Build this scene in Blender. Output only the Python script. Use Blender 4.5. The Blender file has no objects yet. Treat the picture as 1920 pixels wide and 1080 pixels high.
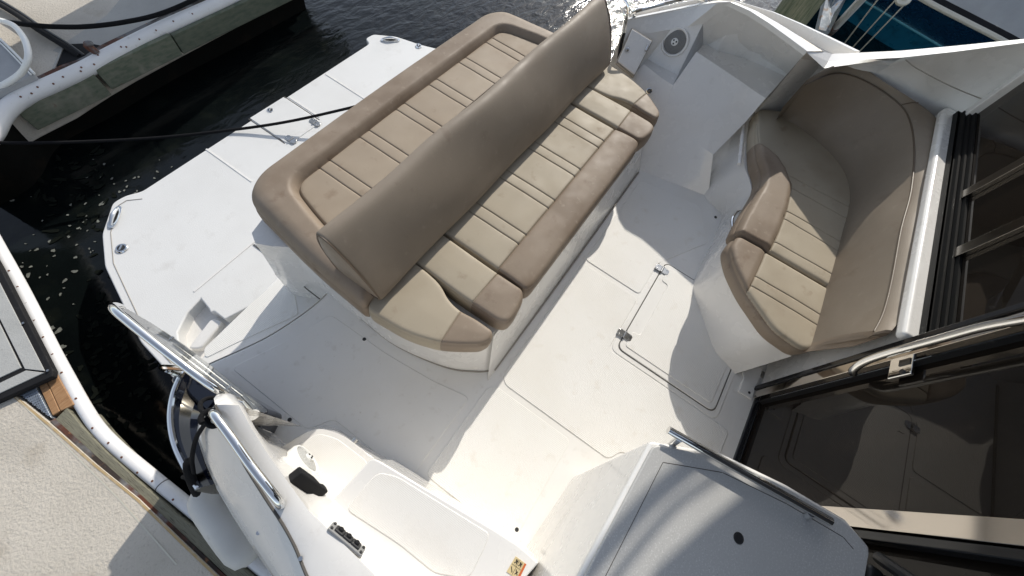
import bpy, bmesh, math, random
import numpy as np
from mathutils import Vector, Matrix
from mathutils.geometry import delaunay_2d_cdt
random.seed(4); rng = np.random.default_rng(4)
sc = bpy.context.scene
COL = sc.collection

# ------------------------------------------------------------------ camera (solved from the vanishing points of the photo)
F = 745.0
RM = np.array([[0.5582037238918122, -0.8185151078364642, 0.13579992959046455],
               [-0.7097236490561492, -0.5558239278600686, -0.43284189167481185],
               [0.4297684779084405, 0.14523353421874372, -0.8911825155009468]])
H = 2.0                      # camera height above the cockpit sole; x to port, y aft, z up; origin under the camera
SUN = Vector((1.5, .30, 1.0)).normalized()
def ray(px, py): return RM.T @ np.array([px-960., py-540., F])
def P(px, py, z=0.):         # point of the horizontal level z seen at a pixel of the photo
    w = ray(px, py); s = (z-H)/w[2]; return Vector((w[0]*s, w[1]*s, z))
def PX(px, py, x):
    w = ray(px, py); s = x/w[0]; return Vector((x, w[1]*s, H+w[2]*s))
def PY(px, py, y):
    w = ray(px, py); s = y/w[1]; return Vector((w[0]*s, y, H+w[2]*s))
def PP(l, z=0.): return [P(a, b, z) for a, b in l]
def xy(l): return [(v[0], v[1]) for v in l]

# ------------------------------------------------------------------ materials
MATS = {}
def mat(name, col, rough=.5, metal=0., spec=.5, coat=0., bump=None, var=None, dirt=None, **kw):
    m = bpy.data.materials.new(name); m.use_nodes = True
    nt = m.node_tree; b = nt.nodes['Principled BSDF']; N = nt.nodes.new; L = nt.links.new
    b.inputs['Base Color'].default_value = (*col, 1); b.inputs['Roughness'].default_value = rough
    b.inputs['Metallic'].default_value = metal; b.inputs['Specular IOR Level'].default_value = spec
    b.inputs['Coat Weight'].default_value = coat; b.inputs['Coat Roughness'].default_value = .08
    tc = N('ShaderNodeTexCoord').outputs['Object']
    cur = None
    def noise(scale, det=4, rgh=.55, stretch=None):
        n = N('ShaderNodeTexNoise'); n.inputs['Scale'].default_value = scale; n.inputs['Detail'].default_value = det
        n.inputs['Roughness'].default_value = rgh
        if stretch:
            mp = N('ShaderNodeMapping'); mp.inputs['Scale'].default_value = stretch; L(tc, mp.inputs[0]); L(mp.outputs[0], n.inputs['Vector'])
        else: L(tc, n.inputs['Vector'])
        return n.outputs['Fac']
    def ramp(f, lo, hi):
        r = N('ShaderNodeMapRange'); r.inputs[1].default_value = lo; r.inputs[2].default_value = hi; L(f, r.inputs[0]); return r.outputs[0]
    def mix(f, a, c):
        x = N('ShaderNodeMix'); x.data_type = 'RGBA'
        if f is not None: L(f, x.inputs[0])
        if isinstance(a, tuple): x.inputs[6].default_value = (*a, 1)
        else: L(a, x.inputs[6])
        if isinstance(c, tuple): x.inputs[7].default_value = (*c, 1)
        else: L(c, x.inputs[7])
        return x.outputs[2]
    cur = tuple(col)
    for v in (var or []):        # (scale, lo, hi, colour[, stretch])
        cur = mix(ramp(noise(v[0], stretch=v[4] if len(v) > 4 else None), v[1], v[2]), cur, v[3])
    if not isinstance(cur, tuple): L(cur, b.inputs['Base Color'])
    if var:
        rr = N('ShaderNodeMapRange'); L(noise(9.), rr.inputs[0]); rr.inputs[1].default_value = .3; rr.inputs[2].default_value = .7
        rr.inputs[3].default_value = max(.02, rough-.07); rr.inputs[4].default_value = min(1, rough+.1); L(rr.outputs[0], b.inputs['Roughness'])
    prev = None
    for bp_ in (bump or []):     # (kind, scale, strength, distance[, stretch])
        kind, scale, st, dist = bp_[:4]
        if kind == 'noise': h = noise(scale, 6, .6, bp_[4] if len(bp_) > 4 else None)
        elif kind == 'voronoi':
            n = N('ShaderNodeTexVoronoi'); n.inputs['Scale'].default_value = scale; L(tc, n.inputs['Vector']); h = n.outputs['Distance']
        elif kind == 'diamond':
            mp = N('ShaderNodeMapping'); mp.inputs['Rotation'].default_value = (0, 0, math.radians(45)); mp.inputs['Scale'].default_value = (scale,)*3
            L(tc, mp.inputs[0]); c = N('ShaderNodeTexChecker'); c.inputs['Scale'].default_value = 1.; L(mp.outputs[0], c.inputs['Vector']); h = c.outputs['Fac']
        elif kind == 'grid':
            w1 = N('ShaderNodeTexWave'); w1.inputs['Scale'].default_value = scale; w1.bands_direction = 'X'; L(tc, w1.inputs['Vector'])
            w2 = N('ShaderNodeTexWave'); w2.inputs['Scale'].default_value = scale; w2.bands_direction = 'Y'; L(tc, w2.inputs['Vector'])
            mm = N('ShaderNodeMath'); mm.operation = 'MULTIPLY'; L(w1.outputs['Fac'], mm.inputs[0]); L(w2.outputs['Fac'], mm.inputs[1]); h = mm.outputs[0]
        bn = N('ShaderNodeBump'); bn.inputs['Strength'].default_value = st; bn.inputs['Distance'].default_value = dist; L(h, bn.inputs['Height'])
        if prev is not None: L(prev, bn.inputs['Normal'])
        prev = bn.outputs[0]
    if prev is not None:
        L(prev, b.inputs['Normal'])
    for k, v in kw.items(): b.inputs[k].default_value = v
    MATS[name] = m; return m

GEL = (.80, .785, .75)
mat('gelcoat', (.77, .75, .715), .24, coat=.6, var=[(2.2, .45, .8, (.70, .68, .645)), (14, .62, .78, (.67, .645, .605))], bump=[('noise', 3.5, .05, .02)])
mat('gelcoat_worn', (.79, .775, .74), .42, coat=.1, var=[(2.6, .45, .8, (.74, .715, .665)), (17, .60, .8, (.66, .63, .58)), (60, .68, .8, (.6, .56, .5))], bump=[('noise', 260, .05, .002)])
mat('nonskid', (.80, .785, .745), .5, var=[(2.4, .45, .85, (.755, .73, .675)), (11, .6, .8, (.71, .675, .61)), (85, .70, .82, (.5, .47, .42))], bump=[('grid', 40, .34, .003), ('noise', 110, .2, .003)])
mat('nonskid_platform', (.715, .71, .69), .42, var=[(2.4, .45, .85, (.66, .652, .63)), (9, .6, .8, (.635, .625, .60)), (80, .68, .8, (.48, .47, .45))], bump=[('noise', 140, .35, .003), ('grid', 55, .2, .0025)])
mat('nonskid_step', (.76, .74, .70), .5, var=[(8, .5, .8, (.72, .69, .64))], bump=[('grid', 62, .22, .003), ('noise', 150, .12, .002)])
TAN = (.39, .335, .252); BRN = (.255, .20, .148)
mat('vinyl_tan', TAN, .60, spec=.3, var=[(4, .4, .75, (.415, .362, .277)), (1.9, .5, .72, (.33, .275, .20)), (13, .62, .75, (.315, .255, .185)), (140, .7, .85, (.27, .22, .16))],
    bump=[('noise', 260, .22, .0012), ('noise', 30, .07, .003)])
mat('vinyl_brown', BRN, .56, spec=.32, var=[(5, .42, .75, (.28, .222, .168)), (2.6, .5, .68, (.195, .145, .102)), (11, .60, .72, (.205, .15, .105)), (28, .6, .8, (.30, .243, .185)), (120, .68, .85, (.16, .118, .083))],
    bump=[('noise', 260, .22, .0012), ('noise', 30, .07, .003)])
mat('vinyl_back', (.232, .190, .146), .55, spec=.34, var=[(5, .42, .75, (.255, .212, .164)), (2.1, .5, .72, (.20, .158, .117)), (12, .62, .74, (.205, .16, .12)), (24, .62, .8, (.28, .234, .183)), (150, .68, .85, (.18, .138, .10))],
    bump=[('noise', 260, .24, .0012), ('noise', 24, .07, .004)])
mat('vinyl_tan2', (.325, .262, .193), .58, spec=.3, var=[(4, .4, .75, (.36, .295, .22)), (1.7, .5, .72, (.28, .215, .15)), (13, .62, .76, (.26, .198, .14))], bump=[('noise', 260, .22, .0012), ('noise', 30, .07, .003)])
mat('piping', (.10, .07, .045), .5)
mat('chrome', (.78, .78, .77), .06, 1.)
mat('steel_dull', (.55, .55, .54), .22, 1., var=[(30, .5, .8, (.42, .41, .39))])
mat('stile_steel', (.66, .60, .53), .08, 1.)
mat('mullion_steel', (.34, .32, .29), .16, 1.)
mat('black_gloss', (.012, .012, .013), .12)
mat('black_plastic', (.02, .02, .021), .45, bump=[('noise', 120, .1, .002)])
mat('black_rubber', (.012, .012, .013), .75, spec=.2, var=[(40, .6, .8, (.03, .03, .03))])
mat('dark_glass', (.012, .0095, .0075), .012, spec=.5, **{'IOR': 1.34, 'Specular Tint': (1, .96, .91, 1)})
mat('seam', (.30, .275, .24), .8)
mat('dark_seam', (.10, .092, .082), .8)
mat('granite', (.49, .482, .462), .42, var=[(210, .54, .64, (.61, .60, .58)), (330, .62, .70, (.31, .305, .295)), (3, .4, .8, (.46, .452, .432))], bump=[('noise', 320, .07, .001)])
mat('concrete', (.57, .52, .445), .9, var=[(3, .4, .7, (.50, .455, .385)), (1.2, .5, .7, (.45, .41, .35)), (5, .6, .72, (.44, .39, .32)), (90, .58, .75, (.41, .365, .305))], bump=[('noise', 75, .6, .010), ('noise', 170, .35, .005)])
mat('concrete_smooth', (.42, .405, .37), .85, var=[(3, .4, .7, (.36, .345, .32)), (60, .6, .8, (.30, .285, .26))], bump=[('noise', 90, .25, .005)])
mat('wood_grey', (.20, .19, .135), .8, var=[(6, .35, .7, (.175, .165, .12), (26, 3, 3)), (10, .52, .7, (.06, .055, .04), (40, 2, 2))], bump=[('noise', 8, .5, .006, (40, 2.5, 2.5))])
mat('wood_orange', (.32, .17, .075), .65, var=[(6, .4, .7, (.40, .235, .115), (3, 26, 3)), (9, .55, .7, (.18, .085, .035), (2, 40, 2))], bump=[('noise', 8, .4, .004, (2.5, 40, 2.5))])
mat('wood_mould2', (.13, .14, .10), .85, var=[(5, .4, .7, (.08, .10, .07), (3, 3, 9)), (3, .55, .7, (.2, .19, .14))], bump=[('noise', 12, .6, .01)])
mat('wood_mould', (.17, .18, .13), .85, var=[(5, .4, .7, (.10, .125, .085), (3, 3, 9)), (3, .55, .7, (.30, .28, .22)), (14, .68, .8, (.16, .10, .06))], bump=[('noise', 12, .6, .01)])
mat('piling_wood', (.27, .27, .17), .85, var=[(5, .4, .65, (.12, .15, .085), (9, 9, .8)), (9, .55, .7, (.4, .37, .27), (14, 14, .7))], bump=[('noise', 9, .9, .02, (12, 12, .8))])
mat('rusty_steel', (.17, .17, .17), .7, metal=.2, var=[(5, .46, .54, (.10, .032, .016)), (3, .5, .58, (.03, .02, .016)), (26, .60, .72, (.26, .12, .05))], bump=[('noise', 60, .5, .004)])
mat('galvanised', (.30, .33, .36), .45, .7, var=[(25, .5, .7, (.42, .44, .46)), (8, .6, .7, (.3, .2, .13))])
mat('diamond_plate', (.36, .40, .45), .42, .6, var=[(22, .55, .75, (.25, .27, .30))])
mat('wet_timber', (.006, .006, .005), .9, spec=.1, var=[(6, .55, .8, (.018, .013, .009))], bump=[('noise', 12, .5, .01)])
mat('panel_grey', (.25, .25, .245), .4)
mat('dark_steel', (.22, .20, .17), .22, 1.)
mat('speaker_white', (.50, .50, .48), .6, bump=[('voronoi', 200, .9, .004)])
mat('track_black', (.007, .007, .007), .6, spec=.2)
mat('rust_spot', (.14, .05, .022), .8)
mat('rub_rail', (.74, .73, .72), .42, var=[(4, .45, .8, (.66, .65, .63)), (30, .62, .8, (.56, .54, .5))], bump=[('noise', 25, .08, .006)])
mat('fender_vinyl', (.60, .585, .55), .5, var=[(3, .5, .7, (.52, .505, .47)), (14, .64, .74, (.40, .385, .35))])
mat('rope_black', (.007, .007, .008), .9, spec=.2, bump=[('noise', 160, .8, .004)])
mat('navy', (.006, .008, .016), .10, coat=.5)
mat('blue_hull', (.008, .055, .15), .25, coat=.3, var=[(2, .4, .7, (.010, .07, .17))])
mat('teal_hull', (.012, .14, .24), .3, var=[(3, .4, .7, (.010, .10, .18)), (6, .55, .75, (.006, .05, .09))])
mat('blue_stripe', (.10, .36, .46), .4)
mat('canvas_grey', (.36, .365, .37), .85, var=[(4, .4, .7, (.31, .315, .32))], bump=[('noise', 130, .4, .004), ('noise', 3, .4, .05)])
mat('cream', (.58, .55, .46), .5)
mat('white_plastic', (.78, .78, .755), .45)
mat('pad_grey', (.40, .40, .385), .85, var=[(5, .4, .7, (.35, .35, .335)), (55, .6, .8, (.29, .285, .27))], bump=[('noise', 150, .5, .004)])
mat('speaker_mesh', (.23, .23, .225), .6, bump=[('voronoi', 260, .9, .004)])
mat('label_tan', (.62, .50, .27), .5)
mat('label_orange', (.55, .13, .035), .5)
mat('foam', (.15, .155, .14), .95, spec=0., var=[(40, .4, .7, (.22, .23, .2))])
mat('algae', (.010, .012, .010), .95, spec=0.)
mat('underwater', (.004, .006, .006), .9)
mat('stain_edge', (.43, .31, .16), .9, var=[(22, .5, .8, (.48, .42, .34))])
mat('rivet', (.5, .5, .49), .3, 1.)

def acrylic():
    m = bpy.data.materials.new('acrylic'); m.use_nodes = True; nt = m.node_tree; N = nt.nodes.new; L = nt.links.new
    nt.nodes.remove(nt.nodes['Principled BSDF']); out = nt.nodes['Material Output']
    t = N('ShaderNodeBsdfTransparent'); t.inputs[0].default_value = (.86, .87, .86, 1)
    g = N('ShaderNodeBsdfGlossy'); g.inputs['Roughness'].default_value = .03; g.inputs[0].default_value = (1, 1, 1, 1)
    fr = N('ShaderNodeFresnel'); fr.inputs[0].default_value = 1.5
    mx = N('ShaderNodeMixShader'); L(fr.outputs[0], mx.inputs[0]); L(t.outputs[0], mx.inputs[1]); L(g.outputs[0], mx.inputs[2]); L(mx.outputs[0], out.inputs[0])
    MATS['acrylic'] = m
acrylic()
def water_mat():
    m = mat('water', (.003, .0042, .0045), .09, spec=.5, IOR=1.33, var=[(1.1, .5, .75, (.006, .0085, .008)), (6, .55, .75, (.009, .011, .009))])
    nt = m.node_tree; N = nt.nodes.new; L = nt.links.new; b = nt.nodes['Principled BSDF']
    tc = N('ShaderNodeTexCoord').outputs['Object']
    mp = N('ShaderNodeMapping'); mp.inputs['Rotation'].default_value = (0, 0, .5); mp.inputs['Scale'].default_value = (1, 2.2, 1); L(tc, mp.inputs[0])
    # calm in the slip between the docks, rippled in the open water on the port side
    sep = N('ShaderNodeSeparateXYZ'); L(tc, sep.inputs[0])
    mr = N('ShaderNodeMapRange'); L(sep.outputs[0], mr.inputs[0]); mr.inputs[1].default_value = 0.6; mr.inputs[2].default_value = 3.4; mr.inputs[3].default_value = .02; mr.inputs[4].default_value = .15
    n = N('ShaderNodeTexNoise'); n.inputs['Scale'].default_value = 5.5; n.inputs['Detail'].default_value = 5; n.inputs['Distortion'].default_value = .6; L(mp.outputs[0], n.inputs['Vector'])
    bn = N('ShaderNodeBump'); bn.inputs['Distance'].default_value = .16; L(mr.outputs[0], bn.inputs['Strength']); L(n.outputs['Fac'], bn.inputs['Height']); L(bn.outputs[0], b.inputs['Normal'])
water_mat()

# ------------------------------------------------------------------ object helpers
def link(o, parent=None):
    COL.objects.link(o)
    if parent is not None: o.parent = parent; o.matrix_parent_inverse = parent.matrix_world.inverted() if False else Matrix.Translation(-parent.location)
    return o
def tag(o, label=None, cat=None, group=None, kind=None):
    if label: o['label'] = label
    if cat: o['category'] = cat
    if group: o['group'] = group
    if kind: o['kind'] = kind
    return o
def thing(name, loc, label, cat, group=None):
    o = bpy.data.objects.new(name, None); o.location = loc; o.empty_display_size = .1; COL.objects.link(o)
    return tag(o, label, cat, group)
def mesh_obj(name, verts, faces, m, parent=None, smooth=True, ang=32, bevel=0, bseg=3, mats=None, fm=None):
    me = bpy.data.meshes.new(name); me.from_pydata([tuple(v) for v in verts], [], [tuple(f) for f in faces]); me.update()
    bm = bmesh.new(); bm.from_mesh(me); bmesh.ops.recalc_face_normals(bm, faces=bm.faces); bm.to_mesh(me); bm.free()
    for mm in (mats or [m]): me.materials.append(MATS[mm])
    if fm is not None: me.polygons.foreach_set('material_index', fm)
    if smooth:
        me.polygons.foreach_set('use_smooth', [True]*len(me.polygons)); me.set_sharp_from_angle(angle=math.radians(ang))
    o = bpy.data.objects.new(name, me); link(o, parent)
    if bevel:
        b = o.modifiers.new('bevel', 'BEVEL'); b.width = bevel; b.segments = bseg; b.limit_method = 'ANGLE'; b.angle_limit = math.radians(30); b.harden_normals = True
    return o
class MB:
    def __init__(s): s.v = []; s.f = []; s.m = []
    def add(s, v, f, mi=0):
        n = len(s.v); s.v += [tuple(a) for a in v]; s.f += [tuple(i+n for i in q) for q in f]; s.m += [mi]*len(f); return s
    def box(s, c, d, rz=0, mi=0, rot=None):
        R = rot if rot is not None else Matrix.Rotation(rz, 3, 'Z')
        v = [Vector(c)+R @ Vector((x*d[0]/2, y*d[1]/2, z*d[2]/2)) for x in (-1, 1) for y in (-1, 1) for z in (-1, 1)]
        return s.add(v, [(0, 1, 3, 2), (4, 6, 7, 5), (0, 4, 5, 1), (2, 3, 7, 6), (0, 2, 6, 4), (1, 5, 7, 3)], mi)
    def prism(s, pts, z0, z1, mi=0, top=None):
        n = len(pts); tp = top or pts
        v = [(p[0], p[1], z0 if len(p) < 3 or z0 is not None else p[2]) for p in pts]+[(p[0], p[1], z1) for p in tp]
        return s.add(v, [tuple(range(n))[::-1], tuple(range(n, 2*n))]+[(i, (i+1) % n, n+(i+1) % n, n+i) for i in range(n)], mi)
    def cyl(s, a, b, r0, r1=None, n=16, mi=0, caps=True):
        a = Vector(a); b = Vector(b); r1 = r0 if r1 is None else r1; d = (b-a).normalized(); u = d.orthogonal().normalized(); w = d.cross(u)
        v = [a+(u*math.cos(t)+w*math.sin(t))*r0 for t in [2*math.pi*i/n for i in range(n)]]+[b+(u*math.cos(t)+w*math.sin(t))*r1 for t in [2*math.pi*i/n for i in range(n)]]
        f = [(i, (i+1) % n, n+(i+1) % n, n+i) for i in range(n)]
        if caps: f += [tuple(range(n))[::-1], tuple(range(n, 2*n))]
        return s.add(v, f, mi)
    def tube(s, pts, r, n=12, mi=0, sub=6, squash=None):
        pts = spline(pts, sub) if sub else [Vector(p) for p in pts]
        k = len(pts); rr = r if hasattr(r, '__len__') else [r]*k
        if hasattr(r, '__len__') and len(r) != k: rr = list(np.interp(np.linspace(0, 1, k), np.linspace(0, 1, len(r)), r))
        u = None; v = []
        for i, p in enumerate(pts):
            d = (pts[min(i+1, k-1)]-pts[max(i-1, 0)]).normalized()
            if squash: u = Vector((0, 0, 1))-d*d.z; u.normalize()
            elif u is None: u = d.orthogonal().normalized()
            else: u = (u-d*u.dot(d)).normalized()
            w = d.cross(u)
            for j in range(n):
                t = 2*math.pi*j/n; v.append(p+u*math.cos(t)*rr[i]*(squash or 1)+w*math.sin(t)*rr[i])
        f = [(i*n+j, i*n+(j+1) % n, (i+1)*n+(j+1) % n, (i+1)*n+j) for i in range(k-1) for j in range(n)]
        f += [tuple(range(n))[::-1], tuple(range((k-1)*n, k*n))]
        return s.add(v, f, mi)
    def loft(s, rows, closed=False, mi=0):
        n = len(rows[0]); v = [p for r in rows for p in r]; k = len(rows)
        return s.add(v, [(i*n+j, i*n+(j+1) % n, (i+1)*n+(j+1) % n, (i+1)*n+j) for i in range(k-1) for j in range(n if closed else n-1)], mi)
    def build(s, name, m, parent=None, **k):
        if isinstance(m, (list, tuple)): return mesh_obj(name, s.v, s.f, m[0], parent, mats=list(m), fm=s.m, **k)
        return mesh_obj(name, s.v, s.f, m, parent, **k)
def spline(pts, sub=6, closed=False):
    p = [Vector(a) for a in pts]; n = len(p); out = []
    rg = range(n if closed else n-1)
    for i in rg:
        g = (lambda k: p[k % n]) if closed else (lambda k: p[min(max(k, 0), n-1)])
        a, b, c, d = g(i-1), g(i), g(i+1), g(i+2)
        for t in [j/sub for j in range(sub)]:
            out.append(.5*((2*b)+(c-a)*t+(2*a-5*b+4*c-d)*t*t+(3*b-a-3*c+d)*t**3))
    if not closed: out.append(p[-1])
    return out
def fillet(pts, r, seg=6):
    pts = [Vector((p[0], p[1])) for p in pts]; n = len(pts); out = []
    rs = r if hasattr(r, '__len__') else [r]*n
    for i in range(n):
        a, b, c = pts[i-1], pts[i], pts[(i+1) % n]; q = rs[i]
        if q <= 0: out.append((b.x, b.y)); continue
        la, lc = (a-b).length, (c-b).length; q = min(q, la*.48, lc*.48); p0 = b+(a-b)/la*q; p1 = b+(c-b)/lc*q
        for t in [k/seg for k in range(seg+1)]:
            v = p0*(1-t)**2+b*2*t*(1-t)+p1*t*t; out.append((v.x, v.y))
    return out
def resample(pts, step, closed=True):
    p = np.array(pts, float); q = np.vstack([p, p[:1]]) if closed else p
    d = np.r_[0, np.cumsum(np.hypot(*np.diff(q[:, :2], axis=0).T))]; n = max(3, int(round(d[-1]/step)))
    t = np.linspace(0, d[-1], n, endpoint=not closed)
    return np.stack([np.interp(t, d, q[:, k]) for k in range(q.shape[1])], 1)
def resample_n(pts, n):
    p = np.array([tuple(a) for a in pts], float); d = np.r_[0, np.cumsum(np.linalg.norm(np.diff(p, axis=0), axis=1))]; t = np.linspace(0, d[-1], n)
    return [Vector([np.interp(a, d, p[:, k]) for k in range(3)]) for a in t]
def segdist(q, poly, closed=True):
    a = np.asarray(poly, float)[:, :2]; b = np.roll(a, -1, 0) if closed else a[1:]
    if not closed: a = a[:-1]
    out = np.full(len(q), 1e9); d = b-a; l2 = (d**2).sum(1)+1e-12
    for i in range(len(a)):
        t = np.clip(((q-a[i])@d[i])/l2[i], 0, 1); out = np.minimum(out, np.hypot(*(q-a[i]-t[:, None]*d[i]).T))
    return out
def inside(q, poly):
    a = np.asarray(poly, float)[:, :2]; b = np.roll(a, -1, 0); r = np.zeros(len(q), bool)
    for (x0, y0), (x1, y1) in zip(a, b):
        if y0 == y1: continue
        c = ((y0 > q[:, 1]) != (y1 > q[:, 1])) & (q[:, 0] < (x1-x0)*(q[:, 1]-y0)/(y1-y0)+x0); r ^= c
    return r
def area2(p): p = np.asarray(p); return np.sum(p[:, 0]*np.roll(p[:, 1], -1)-np.roll(p[:, 0], -1)*p[:, 1])

def cushion(parent, outline, zb, zt, r=.022, res=.011, zones=None, grooves=(), crown=.008, extra=None, bulge=.006, seam_top=True):
    """upholstered pad: outline in plan, a rolled top edge, sewn grooves, every zone of one vinyl its own mesh"""
    ol = resample(outline, res)
    if area2(ol) < 0: ol = ol[::-1]
    nb = len(ol); nrm = np.roll(ol, -1, 0)-np.roll(ol, 1, 0); nrm = np.stack([-nrm[:, 1], nrm[:, 0]], 1); nrm /= np.linalg.norm(nrm, axis=1)[:, None]
    pts = [ol]
    for q in (.04, .14, .32, .6, 1.):
        c = ol+nrm*r*q; k = (segdist(c, ol) > r*q*.93) & inside(c, ol); pts.append(c[k])
    lo, hi = ol.min(0), ol.max(0)
    gx, gy = np.meshgrid(np.arange(lo[0], hi[0], res), np.arange(lo[1], hi[1], res*.87)); gx = gx+(np.arange(gx.shape[0]) % 2)[:, None]*res*.5
    g = np.stack([gx.ravel(), gy.ravel()], 1)+rng.uniform(-.08, .08, (gx.size, 2))*res; g = g[inside(g, ol)]; g = g[segdist(g, ol) > r*1.25]
    edges = [(i, (i+1) % nb) for i in range(nb)]; cons = []
    for gr in grooves:
        line = resample(gr[0], res*.8, closed=gr[3] if len(gr) > 3 else False)
        cl = gr[3] if len(gr) > 3 else False
        t = (np.roll(line, -1, 0)-np.roll(line, 1, 0)) if cl else np.gradient(line, axis=0); t = np.stack([-t[:, 1], t[:, 0]], 1); t /= np.linalg.norm(t, axis=1)[:, None]+1e-9
        w = gr[2]
        for off in (0, -w*.4, w*.4, -w*.8, w*.8, -w*1.5, w*1.5, -w*2.4, w*2.4): cons.append((line+t*off, off == 0, cl))
        if len(g): g = g[segdist(g, line, cl) > w*2.6]
    pts.append(g); allp = np.vstack(pts); vs = [Vector(p) for p in allp]
    for line, hard, cl in cons:
        k = inside(line, ol) & (segdist(line, ol) > r*.12); idx = []
        for p, q in zip(line, k):
            if q: vs.append(Vector(p)); idx.append(len(vs)-1)
            else: idx.append(None)
        if hard: edges += [(a, b) for a, b in zip(idx, idx[1:]) if a is not None and b is not None]
    ov, oe, of, *_ = delaunay_2d_cdt(vs, edges, [], 1, 1e-5)
    q = np.array([tuple(v) for v in ov]); d = segdist(q, ol)
    z = zt-r+np.sqrt(np.clip(r*r-np.clip(r-d, 0, r)**2, 0, None)); z += crown*(1-np.exp(-np.clip(d-r*.5, 0, None)/.06))
    for gr in grooves:
        line = resample(gr[0], res*.8, closed=gr[3] if len(gr) > 3 else False)
        dd = segdist(q, line, gr[3] if len(gr) > 3 else False); z -= gr[1]*.85*np.exp(-(dd/(gr[2]*.62))**2)+gr[1]*.16*np.exp(-(dd/(gr[2]*3.2))**2)
    if extra is not None: z += extra(q, d)
    z += .0008*np.sin(q[:, 0]*23+1.3*np.sin(q[:, 1]*17))*np.sin(q[:, 1]*29+q[:, 0]*7)*np.clip(d/.05, 0, 1)
    verts = [(a[0], a[1], b) for a, b in zip(q, z)]; faces = [list(f) for f in of]
    # side wall
    bi = []
    for p in ol: bi.append(int(np.argmin((q[:, 0]-p[0])**2+(q[:, 1]-p[1])**2)))
    prev = bi; h = (zt-r)-zb
    for j, t in enumerate((.06, .12, .3, .5, .7, .88, 1.)):
        o_ = bulge*math.sin(math.pi*min(1, t))**.7 if 0 < t < 1 else -.004
        if t == .06: o_ = -.003        # welt seam under the top panel
        if t == .12: o_ = .002
        start = len(verts)
        for p, n_ in zip(ol, nrm): c = p-n_*o_; verts.append((c[0], c[1], zt-r-h*t+ (0)))
        cur = list(range(start, start+nb))
        faces += [[prev[i], cur[i], cur[(i+1) % nb], prev[(i+1) % nb]] for i in range(nb)]
        prev = cur
    faces.append(prev)
    V = np.array(verts); zones = zones or [('cushion_pad', 'vinyl_tan', None)]
    cen = np.array([V[f].mean(0) for f in faces]); who = np.full(len(faces), -1); made = []
    for zi in range(len(zones)-1, -1, -1):
        t = zones[zi][2]
        msk = np.ones(len(faces), bool) if t is None else t(cen)
        who[msk & (who < 0)] = zi
    for zi, zn in enumerate(zones):
        fs = [f for f, w in zip(faces, who) if w == zi]
        if not fs: continue
        used = sorted({i for f in fs for i in f}); mp = {a: b for b, a in enumerate(used)}
        made.append(mesh_obj(zn[0], [verts[i] for i in used], [[mp[i] for i in f] for f in fs], zn[1], parent, ang=60))
    return made

# ------------------------------------------------------------------ the boat
CX = 1.385
boat = thing('motorboat', (CX, 0, 0), 'white motorboat with open cockpit and tan seats, moored stern-out in the slip', 'boat')
boat_p = boat
def mir(p): return (2*CX-p[0], p[1])

# --- hull below the deck edge
hull_port = [(2.98, .55), (3.22, .2), (3.26, -.2), (3.26, -.65), (3.26, -1.7), (3.2, -3.4)]
hull_sb = [(-.44, 1.05), (-.50, .72), (-.545, .40), (-.56, .0), (-.57, -.7), (-.57, -1.7), (-.5, -3.4)]
# --- cockpit sole
lip = spline(PP([(372, 690), (412, 672), (455, 653), (500, 631), (545, 603), (585, 574), (612, 550)], 0.), 4)
arc = [(v.x, v.y) for v in lip]
s_out = [(-.42, -1.2)]+[(-.42, 1.0)]+arc+[(.45, 1.3), (2.6, 1.3), (2.6, -1.2)]
m = MB(); m.prism(s_out, -.07, 0.); m.build('cockpit_sole', 'gelcoat_worn', boat, bevel=.016, bseg=4)
def panel(parent, name, pts, z, r=.03, h=.004, mt='nonskid', bev=.003):
    return MB().prism(fillet(pts, r), z-.01, z+h).build(name, mt, parent, bevel=bev, bseg=2)
fp = [v for v in [(-.045, -.365), (.462, -.365), (.462, .075), (.43, .112), (-.045, .112)]]
panel(boat, 'nonskid_panel', fp, 0)
panel(boat, 'nonskid_panel', [(.57, -1.03), (.985, -1.03), (.985, -.30), (1.365, -.30), (1.365, .085), (.53, .085), (.495, .05), (.495, -.56), (.57, -.60)], 0)
panel(boat, 'nonskid_panel', [(1.395, -.295), (1.66, -.295), (2.02, -.50), (2.27, -.34), (2.2, .085), (1.395, .085)], 0)
# passage sheet between the steps and the bench
panel(boat, 'nonskid_panel', [(-.10, .155), (.34, .155), (.30, .35), (.27, .62), (.26, .98), (.02, 1.05), (-.2, 1.14), (-.2, .66), (-.10, .60)], 0, mt='gelcoat_worn', h=.003)
# hatch in the sole
hx0, hx1, hy0, hy1 = 1.02, 1.70, -.925, -.335
MB().prism(fillet([(hx0-.03, hy0-.03), (hx1+.03, hy0-.03), (hx1+.03, hy1+.03), (hx0-.03, hy1+.03)], .05), -.02, .0035).build('hatch_coaming', 'gelcoat_worn', boat, bevel=.004)
MB().prism(fillet([(hx0-.004, hy0-.004), (hx1+.004, hy0-.004), (hx1+.004, hy1+.004), (hx0-.004, hy1+.004)], .045), -.02, .0045).build('hatch_gasket', 'dark_seam', boat)
hat = MB().prism(fillet([(hx0+.002, hy0+.002), (hx1-.002, hy0+.002), (hx1-.002, hy1-.002), (hx0+.002, hy1-.002)], .042), -.02, .009).build('floor_hatch', 'gelcoat_worn', boat, bevel=.004)
panel(hat, 'nonskid_panel', [(hx0+.035, hy0+.03), (hx1-.03, hy0+.03), (hx1-.03, hy1-.03), (1.56, hy1-.03), (1.56, hy1-.075), (hx0+.14, hy1-.075), (hx0+.14, hy1-.03), (hx0+.035, hy1-.03)], .009, r=.02)
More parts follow.
